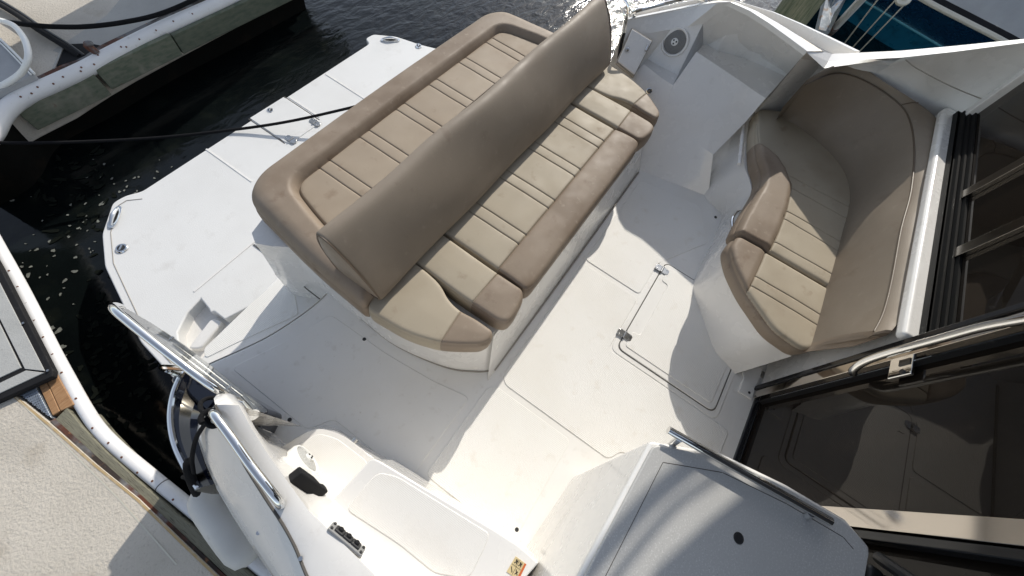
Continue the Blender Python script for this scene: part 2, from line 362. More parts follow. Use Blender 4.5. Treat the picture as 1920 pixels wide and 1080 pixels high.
def hinge(parent, c, rz, z, s=1.):
    b = MB(); R = Matrix.Rotation(rz, 3, 'Z')
    for sg in (-1, 1):
        pl = [R @ Vector((sg*.006*s, -.021*s, 0)), R @ Vector((sg*.034*s, -.021*s, 0)), R @ Vector((sg*.044*s, -.012*s, 0)), R @ Vector((sg*.044*s, .012*s, 0)), R @ Vector((sg*.034*s, .021*s, 0)), R @ Vector((sg*.006*s, .021*s, 0))]
        b.prism([(c[0]+v.x, c[1]+v.y) for v in (pl if sg > 0 else pl[::-1])], z, z+.006)
    a = R @ Vector((0, -.022*s, 0)); b.cyl(Vector((c[0], c[1], z+.006))-a, Vector((c[0], c[1], z+.006))+a, .0075*s, n=12)
    for sg in (-1, 1):
        for q in (-.011, .011):
            v = R @ Vector((sg*.028*s, q*s, 0)); b.cyl((c[0]+v.x, c[1]+v.y, z+.005), (c[0]+v.x, c[1]+v.y, z+.008), .004*s, n=8)
    return b.build('hinge', 'steel_dull', parent, bevel=.0015, bseg=2)
for pxy in ((1240, 505), (1168, 626)):
    v = P(*pxy, .01); hinge(hat, (v.x, -.335), math.pi/2, .009)
# small screws and drains on the sole
def drain(c, z, r=.009, parent=boat):
    b = MB(); b.cyl((c[0], c[1], z-.004), (c[0], c[1], z+.0012), r, n=14); return b.build('floor_drain', 'black_plastic', parent)
for pxy in ((543, 787), (969, 993), (1320, 290), (1342, 407), (683, 636)):
    v = P(*pxy, .003); drain((v.x, v.y), .003)
v = P(1017, 1037, .003); drain((v.x, v.y), .003, .010)

# --- step below the passage lip, platform, scoop
MB().prism([(-.46, .95), (.5, .95), (.5, 1.53), (.42, 1.53), (-.02, 1.478), (-.33, 1.435), (-.47, 1.40)], -.40, -.25).build('transom_step', 'gelcoat_worn', boat, bevel=.018)
panel(boat, 'nonskid_panel', [v for v in xy([P(386, 672, -.25), P(440, 645, -.25), P(560, 590, -.25), P(545, 505, -.25), P(470, 570, -.25), P(382, 655, -.25)])], -.25, r=.02)
rl = MB()
rl.loft([[v for v in lip], [v+Vector((0, -.004, -.06)) for v in lip], [Vector((v.x, v.y-.03, -.28)) for v in lip]]); rl.build('step_riser', 'gelcoat', boat)
ZP = -.5
sc_ = [P(a, b, ZP) for a, b in ((338, 668), (333, 622), (352, 585), (376, 560), (391, 579), (394, 586), (401, 584), (421, 599))]
plat = [(.55, 1.30), (.55, 1.50), (sc_[7].x, sc_[7].y)]+[(v.x, v.y) for v in sc_[6::-1]]+[(-.33, 1.40), (-.46, 1.30), (-.475, 1.57), (-.44, 1.94), (-.26, 2.52), (-.13, 2.74), (.055, 2.91), (.14, 2.905), (.225, 2.86), (2.47, 2.90), (2.50, 2.975), (2.60, 2.97), (2.73, 2.80), (2.80, 2.57), (2.92, 2.3), (3.14, 1.9), (3.19, 1.4)]
MB().prism(fillet(plat, [0]*12+[.03]*(len(plat)-12), 4), ZP-.11, ZP).build('swim_platform', 'nonskid_platform', boat, bevel=.014, bseg=4)
scc = sum((Vector((v.x, v.y)) for v in sc_), Vector((0, 0)))/len(sc_)
m = MB(); m.prism([((v.x-scc.x)*1.12+scc.x, (v.y-scc.y)*1.12+scc.y) for v in sc_]+[(.25, 1.35), (-.40, 1.35)], -.68, -.585); m.build('scoop_floor', 'gelcoat', boat, bevel=.01)
plat_o = [o for o in boat.children if o.name.startswith('swim_platform')][0]
# raised rounded block in the scoop
bl = MB(); bl.prism(fillet(xy([P(352, 655, -.545), P(398, 596, -.545), P(420, 603, -.545), P(378, 655, -.545)]), .03), -.63, -.535); bl.build('scoop_step', 'gelcoat', boat, bevel=.02)
# grooves that divide the platform's nonskid (narrow smooth mouldings standing 3 mm proud)
def strip(a, b, w, z, h=.004, mt='gelcoat', name='moulding', parent=plat_o):
    a = Vector((a[0], a[1])); b = Vector((b[0], b[1])); n = (b-a).normalized(); n = Vector((-n.y, n.x))*w/2
    return MB().prism([(a+n)[:], (b+n)[:], (b-n)[:], (a-n)[:]], z-.004, z+h).build(name, mt, parent, bevel=.002, bseg=2)
for x in (.735, 1.905, 1.505): strip((x, 2.40 if x != 1.505 else 2.53), (x, 2.87), .014, ZP)
strip((-.06, 1.98), (.62, 2.0), .012, ZP); strip((.40, 1.76), (.40, 1.98), .014, ZP); strip((.385, 1.76), (.385, 1.98), .006, ZP, .006, 'dark_seam')
rim = [(.19, 2.80), (.12, 2.86), (.06, 2.86), (-.09, 2.71), (-.215, 2.50), (-.40, 1.92), (-.43, 1.60)]
for a, b in zip(rim, rim[1:]): strip(a, b, .004, ZP, .0035, 'seam')
ph = MB().prism(fillet([(1.145, 2.895), (1.145, 2.515), (1.18, 2.48), (1.44, 2.48), (1.475, 2.515), (1.475, 2.895)], [.004, .02, .02, .02, .02, .004]), ZP-.004, ZP+.006).build('platform_hatch', 'nonskid_platform', plat_o, bevel=.003)
for a, b in (((1.135, 2.9), (1.135, 2.51)), ((1.135, 2.51), (1.175, 2.80)), ((1.175, 2.80), (1.445, 2.80)), ((1.445, 2.80), (1.485, 2.51)), ((1.485, 2.51), (1.485, 2.9))):
    strip(a, b, .007, ZP, .002, 'dark_seam', 'hatch_gasket')
for pxy in ((591, 231), (546, 263)):
    v = P(*pxy, ZP); hinge(plat_o, (v.x, v.y), math.pi/2, ZP+.006, 1.1)
def ring_latch(c, z, r, parent):
    b = MB(); b.cyl((c[0], c[1], z), (c[0], c[1], z+.008), r, r*.86, n=24); b.cyl((c[0], c[1], z+.0082), (c[0], c[1], z+.0092), r*.62, n=20, mi=1); b.box((c[0], c[1], z+.011), (r*1.0, r*.28, .006), .6)
    return b.build('round_latch', ['chrome', 'black_plastic'], parent, bevel=.0012, bseg=2)
for pxy, r in (((229, 466), .036), ((507, 208), .028), ((785, 87), .032)):
    v = P(*pxy, ZP); ring_latch((v.x, v.y), ZP+.002, r, plat_o)
def popup_cleat(c, ang, parent):
    R = Matrix.Rotation(ang, 3, 'Z'); b = MB()
    q = [Vector((math.copysign(abs(math.cos(t))**.6, math.cos(t))*.088, math.copysign(abs(math.sin(t))**.8, math.sin(t))*.026, 0)) for t in [2*math.pi*i/28 for i in range(28)]]
    b.prism([(c[0]+(R@v).x, c[1]+(R@v).y) for v in q], ZP, ZP+.010)
    b.prism([(c[0]+(R@(v*.62)).x, c[1]+(R@(v*.62)).y) for v in q], ZP+.0102, ZP+.0115, 1)
    e = R @ Vector((.07, 0, 0)); b.tube([Vector((*c, ZP+.014))-e, Vector((*c, ZP+.026)), Vector((*c, ZP+.014))+e], [.008, .014, .008], 10)
    return b.build('cleat', ['chrome', 'black_plastic'], parent, bevel=.002, bseg=2)
v = P(217, 408, ZP); d_ = P(226, 388, ZP)-P(209, 430, ZP); popup_cleat((v.x, v.y), math.atan2(d_.y, d_.x), plat_o)
v = P(732, 76, ZP); d_ = P(752, 76, ZP)-P(712, 76, ZP); popup_cleat((v.x, v.y), math.atan2(d_.y, d_.x), plat_o)

# --- bench base
bb = [(.42, 1.47), (.345, 1.15), (.33, .84), (.325, .61), (.385, .35), (.46, .21), (.52, .14), (.60, .13)]
bot = bb+[mir(p) for p in bb[::-1]]
tt = [(.43, 1.44), (.375, 1.15), (.365, .84), (.375, .62), (.43, .40), (.52, .25), (.60, .215), (.70, .205)]
top = tt+[mir(p) for p in tt[::-1]]
def lv(a, b, t, z): return [Vector((p[0]*(1-t)+q[0]*t, p[1]*(1-t)+q[1]*t, z)) for p, q in zip(a, b)]
sb_ = lambda l: [Vector(v) for v in l]
def smooth2(l, z): return [Vector((v.x, v.y, z)) for v in spline([Vector((p[0], p[1], 0)) for p in l], 5, closed=True)]
m = MB(); m.loft([smooth2(bot, -.6), smooth2(bot, 0.), smooth2([v[:2] for v in lv(bot, top, .18, 0)], .02), smooth2([v[:2] for v in lv(bot, top, .9, 0)], .25), smooth2(top, .30)], closed=True)
k = len(smooth2(top, .3)); n0 = len(m.v)-k; m.f.append(tuple(range(n0, n0+k))); m.m.append(0)
base = m.build('bench_base', 'gelcoat', boat, ang=50)
sl = spline([Vector((p[0], p[1], .003)) for p in [(.335, .84), (.33, .61), (.388, .345), (.462, .205), (.522, .137)]], 6)
MB().tube(sl, .0045, 8, sub=0).build('sealant_line', 'seam', base)
MB().tube([Vector((.522, .134, .004)), Vector((1.3, .128, .004)), Vector((2.25, .128, .004))], .0055, 8).build('sealant_line', 'seam', base)
MB().tube([P(544, 508, -.2), P(549, 517, -.17), P(572, 539, -.09), P(600, 561, -.005)], .0035, 6).build('panel_joint', 'dark_seam', base)
# bottle holder slot seen between the two starboard armrests
sl = MB(); sl.tube([P(852, 548, .31), P(870, 565, .315), P(893, 588, .31)], [.012, .02, .012], 10); sl.build('cup_holder_rim', 'black_gloss', base)

# --- port liner: toe, wall, pockets, speaker, locker door
ZC = .80
T = [P(1177, 38, .56), P(1245, 24, .60), P(1310, 11, .69), P(1345, 6, .77), P(1368, 5, .80), P(1404, 22, ZC), P(1440, 45, ZC), P(1476, 71, ZC), P(1512, 98, ZC)]
FE = [Vector((2.05, .62, 0)), Vector((2.22, .45, 0)), Vector((2.25, .12, 0)), Vector((2.38, -.34, 0))]
m = MB()
# aft section with lower ledge
A = [  # station: floor, crease, ledge edge, ledge back, mid, top
    [Vector((2.1, .72, 0)), P(1150, 175, .24), P(1160, 125, .36), P(1166, 100, .42), P(1172, 66, .50), T[0]],
    [Vector((2.2, .55, 0)), P(1178, 195, .24), P(1186, 142, .36), P(1202, 112, .40), P(1218, 62, .52), T[1]],
    [Vector((2.24, .40, 0)), P(1205, 206, .24), P(1207, 120, .40), P(1218, 102, .405), P(1258, 55, .56), T[2]],
    [Vector((2.26, .25, 0)), P(1232, 218, .24), P(1240, 146, .40), P(1252, 120, .405), P(1290, 50, .60), T[3]],
    [Vector((2.27, .2, 0)), P(1241, 222, .24), P(1262, 160, .40), P(1277, 133, .405), P(1318, 45, .63), T[4]]]
pk = lambda r, a, dz: [r[0], r[1], r[2], r[2]+(r[3]-r[2])*a+Vector((0, 0, dz)), r[3]+Vector((0, 0, dz)), r[4], r[5]]
A2 = [pk(r, .12 if 2 <= i else .02, -.035 if 2 <= i < 5 else 0) for i, r in enumerate(A)]
m.loft([[s[i] for s in A2] for i in range(7)])
B = [
    [A[4][0], A[4][1], A[4][2], P(1306, 97, .53), P(1325, 72, .535), T[4]],
    [Vector((2.31, .0, 0)), P(1272, 243, .24), P(1300, 184, .38), P(1348, 125, .53), P(1375, 80, .535), T[5]],
    [Vector((2.36, -.2, 0)), P(1303, 266, .24), P(1345, 205, .38), P(1390, 153, .53), P(1430, 103, .535), T[6]],
    [Vector((2.385, -.31, 0)), P(1326, 282, .24), P(1378, 225, .38), P(1424, 177, .53), P(1478, 128, .535), T[7]],
    [Vector((2.40, -.36, 0)), P(1337, 290, .24), P(1395, 232, .38), P(1436, 184, .53), P(1494, 136, .535), T[8]]]
B2 = [r[:3]+[r[3], r[3]+(r[4]-r[3])*.10+Vector((0, 0, -.04)), r[4]+Vector((0, 0, -.04)), r[5]] for r in B]
m.loft([[s[i] for s in B2] for i in range(7)])
m.add([A[4][2], B2[0][3], B2[0][4], B2[0][5], A2[4][3], A2[4][4], A[4][4], T[4]], [(0, 4, 5, 6, 3, 2, 1), (3, 6, 7)])
m.add([B2[-1][3], B2[-1][4], B2[-1][5], T[8]], [(0, 1, 2, 3)])
liner = m.build('cockpit_liner', 'gelcoat', boat, ang=40, bevel=.010, bseg=3)
# coaming cap, side deck and gunwale
def off(poly, d):
    out = []
    for i, p in enumerate(poly):
        t = poly[min(i+1, len(poly)-1)]-poly[max(i-1, 0)]; n = Vector((-t.y, t.x, 0)).normalized(); out.append(p+n*d)
    return out
Tf = T
OUT = [P(1178, 26, .55), P(1245, 12, .59), P(1312, -2, .685), P(1352, -6, .765), P(1398, 8, .795), P(1452, 24, ZC-.01), P(1502, 45, ZC-.01), P(1556, 70, ZC-.01), P(1612, 97, ZC-.01)]
up = lambda l, dz: [v+Vector((0, 0, dz)) for v in l]
def lerp(a, b, t): return [p*(1-t)+q*t for p, q in zip(a, b)]
m = MB(); rows = [up(Tf, -.02), up(Tf, .006), up(lerp(Tf, OUT, .28), .006), up(lerp(Tf, OUT, .34), -.004), up(lerp(Tf, OUT, .62), -.05), up(lerp(Tf, OUT, .84), -.05), up(lerp(Tf, OUT, .9), .004), up(OUT, .004), up(OUT, -.05), [Vector((v.x+.03, v.y, .35)) for v in OUT], [Vector((v.x-.1, v.y, -.8)) for v in OUT]]
m.loft(rows); m.build('port_coaming', 'gelcoat', boat, ang=30, bevel=.008, bseg=3)
# side wing rising forward from the coaming
wi = [T[8], PX(1545, 128, 2.86), PX(1690, 108, 2.88), PX(1790, 97, 2.9), PX(1920, 80, 2.9), PX(2080, 60, 2.92)]
wo = [P(1524, 92, ZC), PX(1560, 101, 2.97), PX(1690, 95, 2.98), PX(1790, 86, 2.99), PX(1920, 73, 3.0), PX(2080, 50, 3.0)]
m = MB(); m.loft([[Vector((3.03 if i else v.x, v.y, .30)) for i, v in enumerate(wi)], [Vector((3.03 if i else v.x, v.y, .76)) for i, v in enumerate(wi)], [Vector((v.x+(.05 if i else 0), v.y, v.z*.55+.8*.45)) for i, v in enumerate(wi)], wi, wo, [Vector((v.x+.12, v.y, v.z-.25)) for v in wo], [Vector((v.x+.2, v.y, -.8)) for v in wo]])
wing = m.build('side_wing', 'gelcoat', boat, ang=35, bevel=.010, bseg=3)
MB().tube([PX(1698, 112, 2.877), PX(1722, 130, 2.872), PX(1790, 165, 2.870), PX(1858, 192, 2.870)], .0028, 6).build('panel_joint', 'seam', wing)
# stern rail on the port quarter
m = MB(); m.tube([P(1190, 28, .57), P(1192, 21, .64), P(1240, 8, .66), P(1296, -4, .70), P(1325, 0, .72), P(1330, 6, .71)], .012, 10); m.build('stern_rail', 'chrome', boat)
# folded port gate, only a corner shows behind the backrest
m = MB(); gy = [PX(1165, 95, 2.80), PX(1172, 50, 2.80), PX(1178, 22, 2.80), PX(1174, 4, 2.80), PX(1160, -6, 2.80)]
m.tube([gy[0], gy[1], gy[2], gy[3], gy[4]], .011, 10); gp = m.build('gate_frame', 'chrome', boat)
m = MB(); m.tube([PX(1163, 88, 2.78), PX(1168, 55, 2.78), PX(1171, 30, 2.78), PX(1162, 12, 2.78)], .005, 8); m.build('gate_trim', 'chrome', gp)
m = MB(); m.tube([P(1170, 62, .52), P(1164, 85, .46), P(1160, 110, .40)], .011, 8); m.build('gate_gasket', 'black_rubber', gp)
# speaker
def oriented(c, n, upv=Vector((0, 0, 1))):
    z = Vector(n).normalized(); x = upv.cross(z).normalized(); y = z.cross(x); return Matrix((x, y, z)).transposed(), Vector(c)
def disc_thing(R, c, prof, n=36):
    v = []; f = []
    for r, h in prof:
        v += [c+R @ Vector((r*math.cos(2*math.pi*i/n), r*math.sin(2*math.pi*i/n), h)) for i in range(n)]
    k = len(prof); f = [(a*n+i, a*n+(i+1) % n, (a+1)*n+(i+1) % n, (a+1)*n+i) for a in range(k-1) for i in range(n)]; f.append(tuple(range((k-1)*n, k*n)))
    return v, f
def speaker(c, n, r, parent, mesh_m='speaker_mesh', ring_m='gelcoat'):
    R, c = oriented(c, n); v, f = disc_thing(R, c, [(r, -.01), (r, .012), (r*.93, .022), (r*.84, .022), (r*.78, .014)])
    o = mesh_obj('speaker', v, f, ring_m, parent, ang=40)
    v, f = disc_thing(R, c, [(r*.78, .014), (r*.76, .018), (r*.5, .026), (r*.26, .028)]); mesh_obj('grille', v, f, mesh_m, o, ang=40)
    v, f = disc_thing(R, c, [(r*.26, .027), (r*.24, .034), (r*.05, .036)]); mesh_obj('tweeter', v, f, 'white_plastic', o, ang=40)
    b = MB()
    for i in range(3):
        a = 2*math.pi*i/3+.4; b.cyl(c+R @ Vector((r*.13*math.cos(a), r*.13*math.sin(a), .033)), c+R @ Vector((r*.13*math.cos(a), r*.13*math.sin(a), .0375)), r*.06, n=10)
    b.build('tweeter_slot', 'black_plastic', o); return o
nsp = (A[2][4]-A[2][3]).cross(A[3][3]-A[2][3]).normalized()
if nsp.x > 0: nsp = -nsp
csp = (A[2][3]*.32+A[2][4]*.34+A[3][3]*.12+A[3][4]*.22); 
pj_c = P(1266, 79, csp.z)
speaker(pj_c+nsp*.008, nsp, .088, liner)
# locker door in the liner
q = [P(1184, 56, .53), P(1221, 79, .50), P(1188, 142, .375), P(1157, 117, .40)]
nn = (q[1]-q[0]).cross(q[2]-q[0]).normalized(); nn = -nn if nn.x > 0 else nn
m = MB(); m.add([v+nn*.016 for v in q]+[v-nn*.02 for v in q], [(0, 1, 2, 3), (7, 6, 5, 4)]+[(i, (i+1) % 4, 4+(i+1) % 4, 4+i) for i in range(4)]); dl = m.build('locker_door', 'gelcoat', boat, bevel=.006)
q2 = [q[0]*1.0, q[1]*1.0]; c_ = sum(q, Vector())/4
m = MB(); m.add([c_+(v-c_)*1.07+nn*.010 for v in q]+[c_+(v-c_)*1.07-nn*.02 for v in q], [(0, 1, 2, 3), (7, 6, 5, 4)]+[(i, (i+1) % 4, 4+(i+1) % 4, 4+i) for i in range(4)]); m.build('locker_frame', 'seam', boat, bevel=.004)
lc = P(1174, 95, .455)+nn*.02; R, _ = oriented(lc, nn); v, f = disc_thing(R, lc, [(.012, -.01), (.012, .006), (.006, .008)], 16); mesh_obj('latch', v, f, 'steel_dull', dl)
m = MB(); m.cyl(P(1212, 88, .49)+nn*.02, P(1208, 98, .475)+nn*.02, .008); m.build('hinge', 'steel_dull', dl)
# courtesy light / drink socket on the liner
cl = P(1217, 171, .36); R, c = oriented(cl+Vector((-.004, 0, .003)), Vector((-.75, -.1, .6))); v, f = disc_thing(R, c, [(.019, -.02), (.019, .008), (.013, .010), (.011, .004)], 20); o = mesh_obj('courtesy_light', v, f, 'chrome', liner)
v, f = disc_thing(R, c, [(.011, .004), (.008, .0075)], 20); mesh_obj('lens', v, f, 'speaker_mesh', o)

# --- settee base
tops = [(1411, 208), (1404, 240), (1399, 265), (1394, 312), (1405, 335), (1411, 362), (1398, 395), (1372, 440), (1357, 480), (1366, 515), (1400, 578), (1430, 637), (1484, 668)]
bots = [(1334, 288, .235), (1330, 310, .13), (1326, 335, .05), (1320, 368, 0), (1331, 381, 0), (1346, 393, 0), (1355, 404, 0), (1335, 455, 0), (1312, 500, 0), (1294, 541, 0), (1312, 590, 0), (1338, 664, 0), (1378, 701, 0)]
t_ = [P(a, b, .315) for a, b in tops]; b_ = [P(a, b, z) for a, b, z in bots]
tN = resample_n(t_, 61); bN = resample_n(b_, 61)
# keep stations matched by index rather than by length
def densify(l, k):
    out = []
    for a, b in zip(l, l[1:]): out += [a*(1-t)+b*t for t in [i/k for i in range(k)]]
    return out+[l[-1]]
tN = densify(t_, 4); bN = densify(b_, 4)
def soft(l, it=2):
    for _ in range(it): l = [l[0]]+[(l[i-1]+l[i]*2+l[i+1])/4 for i in range(1, len(l)-1)]+[l[-1]]
    return l
tN = soft(tN); bN = soft(bN, 1)
m = MB(); m.loft([up(bN, -.01), lerp(bN, tN, .05), lerp(bN, tN, .25), lerp(bN, tN, .5), lerp(bN, tN, .75), lerp(bN, tN, .95), tN, [Vector((min(v.x+.35, 2.86), max(v.y-.35, -1.05), .315)) for v in tN]])
sbase = m.build('settee_base', 'gelcoat', boat, ang=28)
MB().tube(up([P(1396, 222, .33), P(1391, 262, .33), P(1386, 308, .33)], 0), .012, 10).build('drip_channel', 'gelcoat', sbase)
m = MB(); m.tube([P(1397, 396, .27), P(1382, 398, .27), P(1373, 412, .27), P(1374, 430, .27), P(1380, 436, .27)], .010, 10); m.build('grab_handle', 'chrome', sbase)

# --- bulkhead with ledge
yb = -1.10
m = MB(); m.prism([(1.285, yb+.006), (3.02, yb+.006), (3.02, yb-.1), (1.285, yb-.1)], 0, .80); 
bulk = m.build('bulkhead', 'gelcoat', boat, bevel=.02, bseg=4)
m = MB(); m.prism([(1.30, yb+.05), (2.90, yb+.05), (2.90, yb-.02), (1.30, yb-.02)], .79, .835); m.build('bulkhead_ledge', 'gelcoat', boat, bevel=.016, bseg=4)
# threshold strip of the bulkhead beside the door (skirting)
m = MB(); m.prism([(1.21, yb+.10), (1.30, yb+.10), (1.42, yb+.16), (1.42, yb+.02), (1.21, yb+.02)], 0, .012); m.build('threshold', 'gelcoat_worn', boat, bevel=.005)
v = PY(1427, 703, yb+.007); R, c = oriented(v, Vector((0, 1, 0))); vv, ff = disc_thing(R, c, [(.022, -.01), (.022, .006), (.016, .009)], 20)
for i_ in range(len(vv)): vv[i_] = Vector((c.x+(vv[i_].x-c.x)*1.3, vv[i_].y, c.z+(vv[i_].z-c.z)*.8))
mesh_obj('courtesy_light', vv, ff, 'steel_dull', bulk)
drain((P(1402, 737, 0).x, P(1402, 737, 0).y), .0125, .007)
# windows over the ledge
win = MB().prism([(1.30, yb-.055), (2.86, yb-.055), (2.86, yb-.07), (1.30, yb-.07)], .86, 2.15).build('cabin_window', 'dark_glass', boat, smooth=False)
m = MB()
for i, (dy, zz) in enumerate(((.0, .845), (-.009, .856), (-.018, .862), (-.026, .87))): m.box((2.07, yb-.004+dy*1.7, zz), (1.60-.02*i, .010, .03+.012*i))
m.box((2.07, yb-.03, .85), (1.60, .06, .02)); m.build('window_track', 'track_black', win)
for x0, x1 in ((1.74, 1.795), (2.12, 2.17)):
    m = MB(); m.box(((x0+x1)/2, yb-.045, 1.52), (x1-x0, .02, 1.28)); m.build('mullion', 'mullion_steel', win, bevel=.002)
m = MB(); m.box((2.85, yb-.04, 1.5), (.05, .04, 1.34)); m.build('window_edge', 'gelcoat', win, bevel=.006)
# sliding door
m = MB(); m.box((.35, yb-.004, .008), (1.90, .020, .016)); m.box((.35, yb-.06, .005), (1.90, .08, .010)); m.box((1.279, yb-.0, 1.08), (.026, .07, 2.12)); m.box((.35, yb-.0, 2.12), (1.9, .07, .06)); 
door = m.build('sliding_door', 'black_gloss', boat, bevel=.004)
m = MB(); m.prism([(.66, yb-.026), (1.235, yb-.026), (1.235, yb-.034), (.66, yb-.034)], .014, 2.09); m.build('glass_pane', 'dark_glass', door, smooth=False)
m = MB(); m.prism([(-.55, yb-.056), (.60, yb-.056), (.60, yb-.064), (-.55, yb-.064)], .014, 2.09); m.build('glass_pane', 'dark_glass', door, smooth=False)
m = MB(); m.box((1.240, yb+.012, 1.06), (.048, .03, 2.06)); m.build('stile', 'stile_steel', door, bevel=.002)
m = MB(); m.box((1.213, yb-.016, 1.06), (.006, .026, 2.06)); m.build('door_gasket', 'black_rubber', door)
m = MB(); m.box((.632, yb-.022, 1.06), (.062, .026, 2.06)); m.build('stile', 'stile_steel', door, bevel=.002)
m = MB(); m.box((.585, yb-.03, 1.06), (.03, .03, 2.06)); m.build('door_gasket', 'black_gloss', door, bevel=.006)
m = MB(); m.box((1.335, yb-.045, 1.5), (.055, .02, 1.3)); m.build('stile', 'stile_steel', door, bevel=.002)
m = MB(); m.tube([PY(1600, 700, yb+.01), PY(1600, 694, yb+.035), PY(1618, 680, yb+.05), PY(1660, 664, yb+.055), PY(1760, 636, yb+.055), PY(1840, 614, yb+.055), PY(1925, 598, yb+.055), PY(2060, 575, yb+.055)], .0145, 14); m.build('door_handle', 'chrome', door)
lp = PY(1693, 690, yb-.01); m = MB(); m.box((lp.x, yb-.006, lp.z), (.088, .012, .085)); lat = m.build('latch_plate', 'chrome', door, bevel=.003)
m = MB(); q = PY(1697, 680, yb); m.box((q.x, yb+.000, q.z), (.022, .006, .04)); q = PY(1692, 697, yb); m.cyl((q.x, yb-.005, q.z), (q.x, yb+.004, q.z), .009); m.build('keyhole', 'black_plastic', lat)
m = MB(); m.tube([PY(1648, 1046, yb-.02), PY(1668, 1060, yb-.015), PY(1720, 1095, yb-.015)], .016, 10); m.build('door_handle', 'black_plastic', door)
m = MB(); q = PY(1615, 1078, yb-.03); m.box((q.x, yb-.03, q.z), (.06, .05, .10)); m.build('lock_case', 'black_plastic', door, bevel=.015)

# --- wet bar counter
ct = [P(1226, 826, .85), P(1330, 868, .85), P(1450, 918, .85), P(1560, 985, .85), P(1598, 1008, .85), P(1636, 1048, .85)]
ctop = [(v.x, v.y) for v in ct]+[(.50, -1.06), (-.55, -1.06), (-.55, -.40), (P(1085, 1078, .85).x, P(1085, 1078, .85).y)]
cf = [(.33, -.455), (.48, -.585), (.49, -1.06), (-.6, -1.06), (-.6, -.415), (-.03, -.42)]
rimo = [(.405, -.405), (.50, -.60), (.535, -.80), (.55, -.98), (.52, -1.06), (-.56, -1.06), (-.56, -.385), (0, -.385)]
lo = [(.33, -.455), (.46, -.56), (.485, -.78), (.49, -.98), (.49, -1.06), (-.6, -1.06), (-.6, -.415), (-.03, -.42)]
m = MB(); m.prism(lo, 0., .838, top=rimo); counter = m.build('wet_bar', 'gelcoat', boat, bevel=.012, bseg=3)
cen = Vector((-.05, -.75))
def shrink(l, k): return [((Vector(p)-cen)*k+cen)[:] for p in l]
def inset(poly, d):
    p = [Vector(a[:2]) for a in poly]; n = len(p); s_ = 1 if area2([tuple(a) for a in p]) > 0 else -1; out = []
    for i in range(n):
        e0 = (p[i]-p[i-1]).normalized(); e1 = (p[(i+1) % n]-p[i]).normalized(); n0 = Vector((-e0.y, e0.x))*s_; n1 = Vector((-e1.y, e1.x))*s_
        b = n0+n1; b = b/max(.3, b.length_squared)*2 if b.length > 1e-6 else n0; out.append((p[i]+b*d)[:])
    return out
ctopo = MB().prism(fillet(inset(rimo, .012), [.02, .06, .06, .05, .02, 0, 0, .02]), .83, .848).build('countertop', 'granite', counter, bevel=.004)
li = inset(rimo, .055)
for a, b in zip(li[:4], li[1:5]): strip(a, b, .0028, .848, .0008, 'dark_seam', 'lid_joint', ctopo)
strip(li[0], (li[7][0], li[7][1]), .0022, .848, .0008, 'dark_seam', 'lid_joint', ctopo)
v = P(1385, 1009, .849); m = MB(); m.cyl((v.x, v.y, .845), (v.x, v.y, .8492), .0145, n=20); m.cyl((v.x, v.y, .8493), (v.x, v.y, .8496), .0125, n=20, mi=1); m.build('finger_hole', ['steel_dull', 'black_plastic'], ctopo)
r0 = P(1253, 806, .872); r1 = P(1558, 978, .872)
m = MB(); d = (r1-r0).normalized(); m.tube([r0, r0*.5+r1*.5, r1], .0115, 12); hr = m.build('hand_rail', 'chrome', boat)
for (a, b), (c, d_) in (((1274, 822), (1262, 842)), ((1521, 962), (1510, 985))):
    m = MB(); m.cyl(P(a, b, .868), Vector((P(c, d_, .835).x, P(c, d_, .835).y, .79)), .011, n=14); m.build('post', 'chrome', hr)

# --- boarding steps on the starboard side
m = MB(); lowo = fillet(xy([P(508, 850, .21), P(592, 800, .21), P(642, 815, .21), P(712, 868, .21), P(712, 960, .21), P(640, 930, .21), P(560, 868, .21)]), [.02, .05, .04, .02, .02, .02, .02]); lb = fillet([(-.325, .65), (-.18, .655), (-.125, .59), (-.085, .25), (-.085, .09), (-.31, .30), (-.31, .5)], [.02, .05, .04, .02, .02, .02, .02])
m.prism(lb, 0., .21, top=lowo); st1 = m.build('boarding_step', 'gelcoat', boat, bevel=.018, bseg=4)
panel(st1, 'nonskid_panel', xy([P(545, 842, .21), P(597, 812, .21), P(632, 822, .21), P(690, 866, .21), P(690, 960, .21), P(632, 912, .21), P(572, 862, .21)]), .21, r=.025, mt='nonskid_step', h=.003)
ZS2 = .50
up_o = xy([P(620, 950, .40), P(693, 860, .40), P(707, 862, .40), P(940, 1003, .40), P(1010, 1050, .40), P(1060, 1095, .40), P(860, 1120, .40), P(790, 1078, .40), P(712, 1035, .40)])
up_b = [(p[0]+.0, p[1]) for p in up_o]; up_b = xy([P(585, 945, .2), P(690, 905, .0), P(800, 912, .0), P(985, 1027, 0.), P(1040, 1062, 0.), P(1080, 1110, 0.), P(900, 1150, .0), P(780, 1090, .2), P(700, 1045, .2)])
up_b = [(-.36, .315), (-.10, .29), (-.075, .27), (-.03, -.25), (-.02, -.395), (-.02, -.5), (-.36, -.5), (-.36, -.2), (-.36, .0)]
up_t = xy([P(602, 962, ZS2), P(697, 858, ZS2), P(712, 864, ZS2), P(930, 995, ZS2), P(975, 1024, ZS2), P(1010, 1055, ZS2), P(900, 1180, ZS2), P(790, 1090, ZS2), P(712, 1035, ZS2)])
m = MB(); m.prism(fillet(up_b, [.01, .03, .03, .02, .02, 0, 0, 0, 0]), 0., ZS2, top=fillet(up_t, [.01, .03, .03, .02, .02, 0, 0, 0, 0])); st2 = m.build('boarding_step', 'gelcoat', boat, bevel=.020, bseg=4)
nsk = xy([P(a, b, ZS2) for a, b in ((708, 885), (745, 893), (918, 1000), (912, 1020), (880, 1085), (815, 1075), (748, 1020), (648, 955))])
panel(st2, 'nonskid_panel', nsk, ZS2, r=.025, mt='nonskid_step', h=.003)
